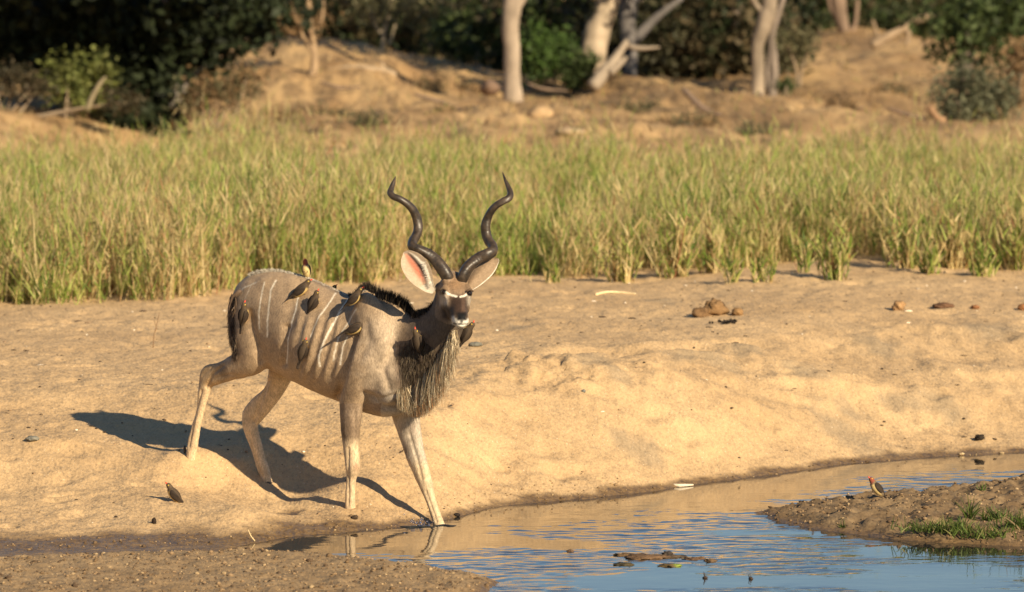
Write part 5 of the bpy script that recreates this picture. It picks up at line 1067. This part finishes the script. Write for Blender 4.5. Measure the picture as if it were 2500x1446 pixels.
# sticks and stalks
m_straw = attr_mat('straw', rough=.6, var=.15, scale=40)
def stick(label, pts, rad, col, name, cat, side=()):
    """pts: (px, py, height above ground)"""
    P = []
    for a, b_, h_ in pts: g_ = ground_at(a, b_) if h_ == 0 else None; P.append(g_ + np.array([0, 0, rad[0] * .7]) if g_ is not None else at(a, b_, P[0][1]))
    o = origin(name, P[0], label, cat); V_, F_ = tube(catmull(P, 5), np.linspace(rad[0], rad[1], (len(P) - 1) * 5 + 1), seg=7); part('stem', V_, F_, m_straw, o, tint=np.tile(col, (len(V_), 1)))
    for pr in side: V_, F_ = tube(catmull([at(a, b_, P[0][1]) for a, b_ in pr], 4), .0022, seg=6); part('side_stem', V_, F_, m_straw, o, tint=np.tile(col, (len(V_), 1)))
    return o
stick('pale dry reed stalk lying on the far sand left of the dung lumps', [(1455, 722, 0), (1480, 716, 0), (1515, 717, 0), (1552, 721, 0)], (.011, .005), (.78, .62, .36), 'reed_stalk', 'stalk')
stick('thin brown twig standing upright on the sand at the left', [(374, 850, 0), (376, 820, 1), (383, 790, 1), (389, 765, 1)], (.004, .002), (.22, .13, .07), 'upright_twig', 'twig', side=[((377, 815), (383, 800)), ((381, 796), (376, 782))])
stick('bent pale straw leaning over the tip of the stream', [(622, 1324, 0), (612, 1308, 1), (606, 1294, 1)], (.004, .003), (.62, .46, .25), 'straw', 'straw')
stick('dark short stick poking from the sand beside the wet foreleg', [(975, 1108, 0), (982, 1102, 1), (990, 1092, 1)], (.005, .003), (.08, .05, .03), 'stick', 'stick')
# floating stick
p = at0(1662, 1185, .006); o = origin('floating_stick', p, 'whitish stick floating by the far waterline', 'stick'); V_, F_ = tube([at0(1632, 1184, .008), at0(1660, 1186, .010), at0(1692, 1184, .008)], [.010, .012, .006], seg=8); part('stem', V_, F_, m_straw, o, tint=np.tile((.75, .62, .45), (len(V_), 1)))
# floating mats of weed
fl = [(1522, 1356, .055, 'short brown mat of weed, leftmost of the floating mats', (.13, .08, .04)), (1575, 1362, .11, 'largest brown floating mat with a raised middle', (.15, .09, .05)), (1640, 1360, .07, 'thin ragged mat right behind the largest one', (.10, .07, .045)), (1525, 1379, .06, 'dark olive mat floating nearest to the left mud bar', (.07, .055, .03)), (1636, 1382, .065, 'brown mat with a green right end', (.13, .09, .04)), (1690, 1366, .05, 'small mat with one lump right of the ragged one', (.12, .07, .04)), (1736, 1370, .04, 'flat tiny mat at the right end of the group', (.14, .09, .05)), (1712, 1365, .022, 'round brown clod just above the tiny right mat', (.14, .08, .04)), (1630, 1352, .03, 'thin dark scrap farthest back of the floating mats', (.06, .045, .035)), (1393, 1347, .02, 'lone brown scrap left of all the mats', (.13, .08, .05))]
for i, (a, b_, w_, lb, c_) in enumerate(fl):
    p = at0(a, b_, .0); V_, F_ = rock((0, 0, 0), (w_, w_ * .9, .012 if w_ < .1 else .02), 60 + i, rough=.5, sub=3, fq=3); tn_ = np.tile(c_, (len(V_), 1))
    if i == 4: tn_[V_[:, 0] > w_ * .4] = (.22, .28, .05)
    o = part('weed_mat', V_, F_, m_rock2, tint=tn_); o.location = tuple(p); tag(o, lb, 'weed mat', 'mats of weed afloat on the stream')
for (a, b_, lb, h_, sd) in ((1722, 1412, 'black sprig sticking out of the water below the mats', .05, 1), (1833, 1414, 'dark round sprig in the water to the right', .04, 2)):
    p = at0(a, b_, 0); o = origin('sprig', p, lb, 'twig', 'sprigs in the stream'); r = np.random.default_rng(sd); tb = MB()
    for q in range(4):
        e = p + np.array([r.normal(0, .014), r.normal(0, .012), h_ * r.uniform(.3, .9)]); V_, F_ = tube([p - ZZ * .02, (p + e) / 2 + r.normal(0, .006, 3), e], [.0022, .0018, .001], seg=5); tb.add(V_, F_, (.05, .035, .025))
    V_, F_ = tb.arr(); part('stem', V_, F_, m_straw, o, tint=tb.tint()); V_, F_ = rock(p + np.array([0, 0, .004]), (.013, .012, .007), sd, rough=.5, sub=2); part('root', V_, F_, m_rock2, o, tint=np.tile((.06, .04, .03), (len(V_), 1)))
# grass on the right mud bar
def tuft(label, px_, py_, h, n, spread, seed, green=.95):
    h *= 1.45; n = int(n * 1.5); r = np.random.default_rng(seed); g = ground_at(px_, py_); o = origin('grass_tuft', g, label, 'grass', 'green tufts on the right mud bar')
    base = g + np.stack([r.normal(0, spread, n), r.normal(0, spread * .6, n), np.full(n, -.004)], 1); d_ = np.stack([r.normal(0, .55, n), r.normal(-.1, .5, n), np.ones(n)], 1)
    cols = np.array([(.10, .15, .03), (.14, .19, .04), (.07, .10, .022), (.26, .25, .09), (.22, .15, .08)])[r.choice(5, n, p=[.32, .28, .2, .12, .08])] * r.uniform(.7, 1.2, (n, 1))
    V_, F_, T_ = blades(base, d_, h * r.uniform(.3, 1.0, n), r.uniform(.0025, .0055, n), cols, seg=4, grav=.14, rng=r); part('blade', V_, F_, m_reed, o, tint=T_, smooth=False)['kind'] = 'stuff'; return o
tuft('tall upright green tuft rising from the mat on the right mud bar', 2366, 1268, .15, 26, .018, 71)
tuft('dense low green tuft below the tall one, at the water', 2330, 1300, .09, 150, .09, 72)
tuft('left end of the green fringe, thin and spreading', 2262, 1300, .07, 90, .08, 73)
tuft('bright broad-bladed tuft right of the tall one', 2428, 1272, .09, 70, .035, 74)
tuft('green tuft at the right border of the mud bar', 2488, 1290, .11, 120, .06, 75)
tuft('green tuft hanging to the water between the tall one and the border', 2410, 1312, .08, 150, .09, 76)
tuft('tiny sprout alone at the lower left of the mud bar', 2060, 1290, .05, 7, .01, 77)
tuft('sparse reddish sprout on the far rim of the mud bar', 2392, 1200, .05, 14, .02, 78)
# splash at the wet forefoot
m_w, nt, b, o_ = newmat('water_drop'); b.inputs['Base Color'].default_value = (.9, .93, 1, 1); b.inputs['Roughness'].default_value = .03; b.inputs['Transmission Weight'].default_value = 1; b.inputs['IOR'].default_value = 1.33
p = at0(1010, 1280, 0); o = origin('water_splash', p, 'small splash and drops beside the wet forefoot', 'splash'); r = np.random.default_rng(80); dmd = mesh_data('drop', ico(2)[0], ico(2)[1], m_w)
for q in range(44):
    e = bpy.data.objects.new('drop', dmd); COL.objects.link(e); e.parent = o; a_ = abs(r.normal(0, .018)); e.location = (r.normal(-.005, .028) + (r.random() < .2) * .06, r.normal(0, .03), .003 + a_); s_ = r.uniform(.0025, .007); e.scale = (s_, s_, s_ * r.uniform(.8, 1.5))
V_ = []; 
for ri, (px_, py_, w_) in enumerate(((1010, 1287, .10), (1040, 1287, .05), (1085, 1284, .07))):
    c_ = at0(px_, py_, .0); tb = tube([c_ + np.array([x * w_, .02 * math.sin(x * 5 + ri), .001]) for x in np.linspace(-1, 1, 12)], .003 + .008 * (1 - np.linspace(-1, 1, 12) ** 2), .002 + .006 * (1 - np.linspace(-1, 1, 12) ** 2), seg=8, side=(0, 1, 0)); wv = part('wavelet', tb[0], tb[1], bpy.data.materials['stream_water'], o)

print('triangles', sum(len(o.data.polygons) if len(o.data.polygons[0].vertices) == 3 else 2 * len(o.data.polygons) for o in bpy.data.objects if o.type == 'MESH' and len(o.data.polygons)))
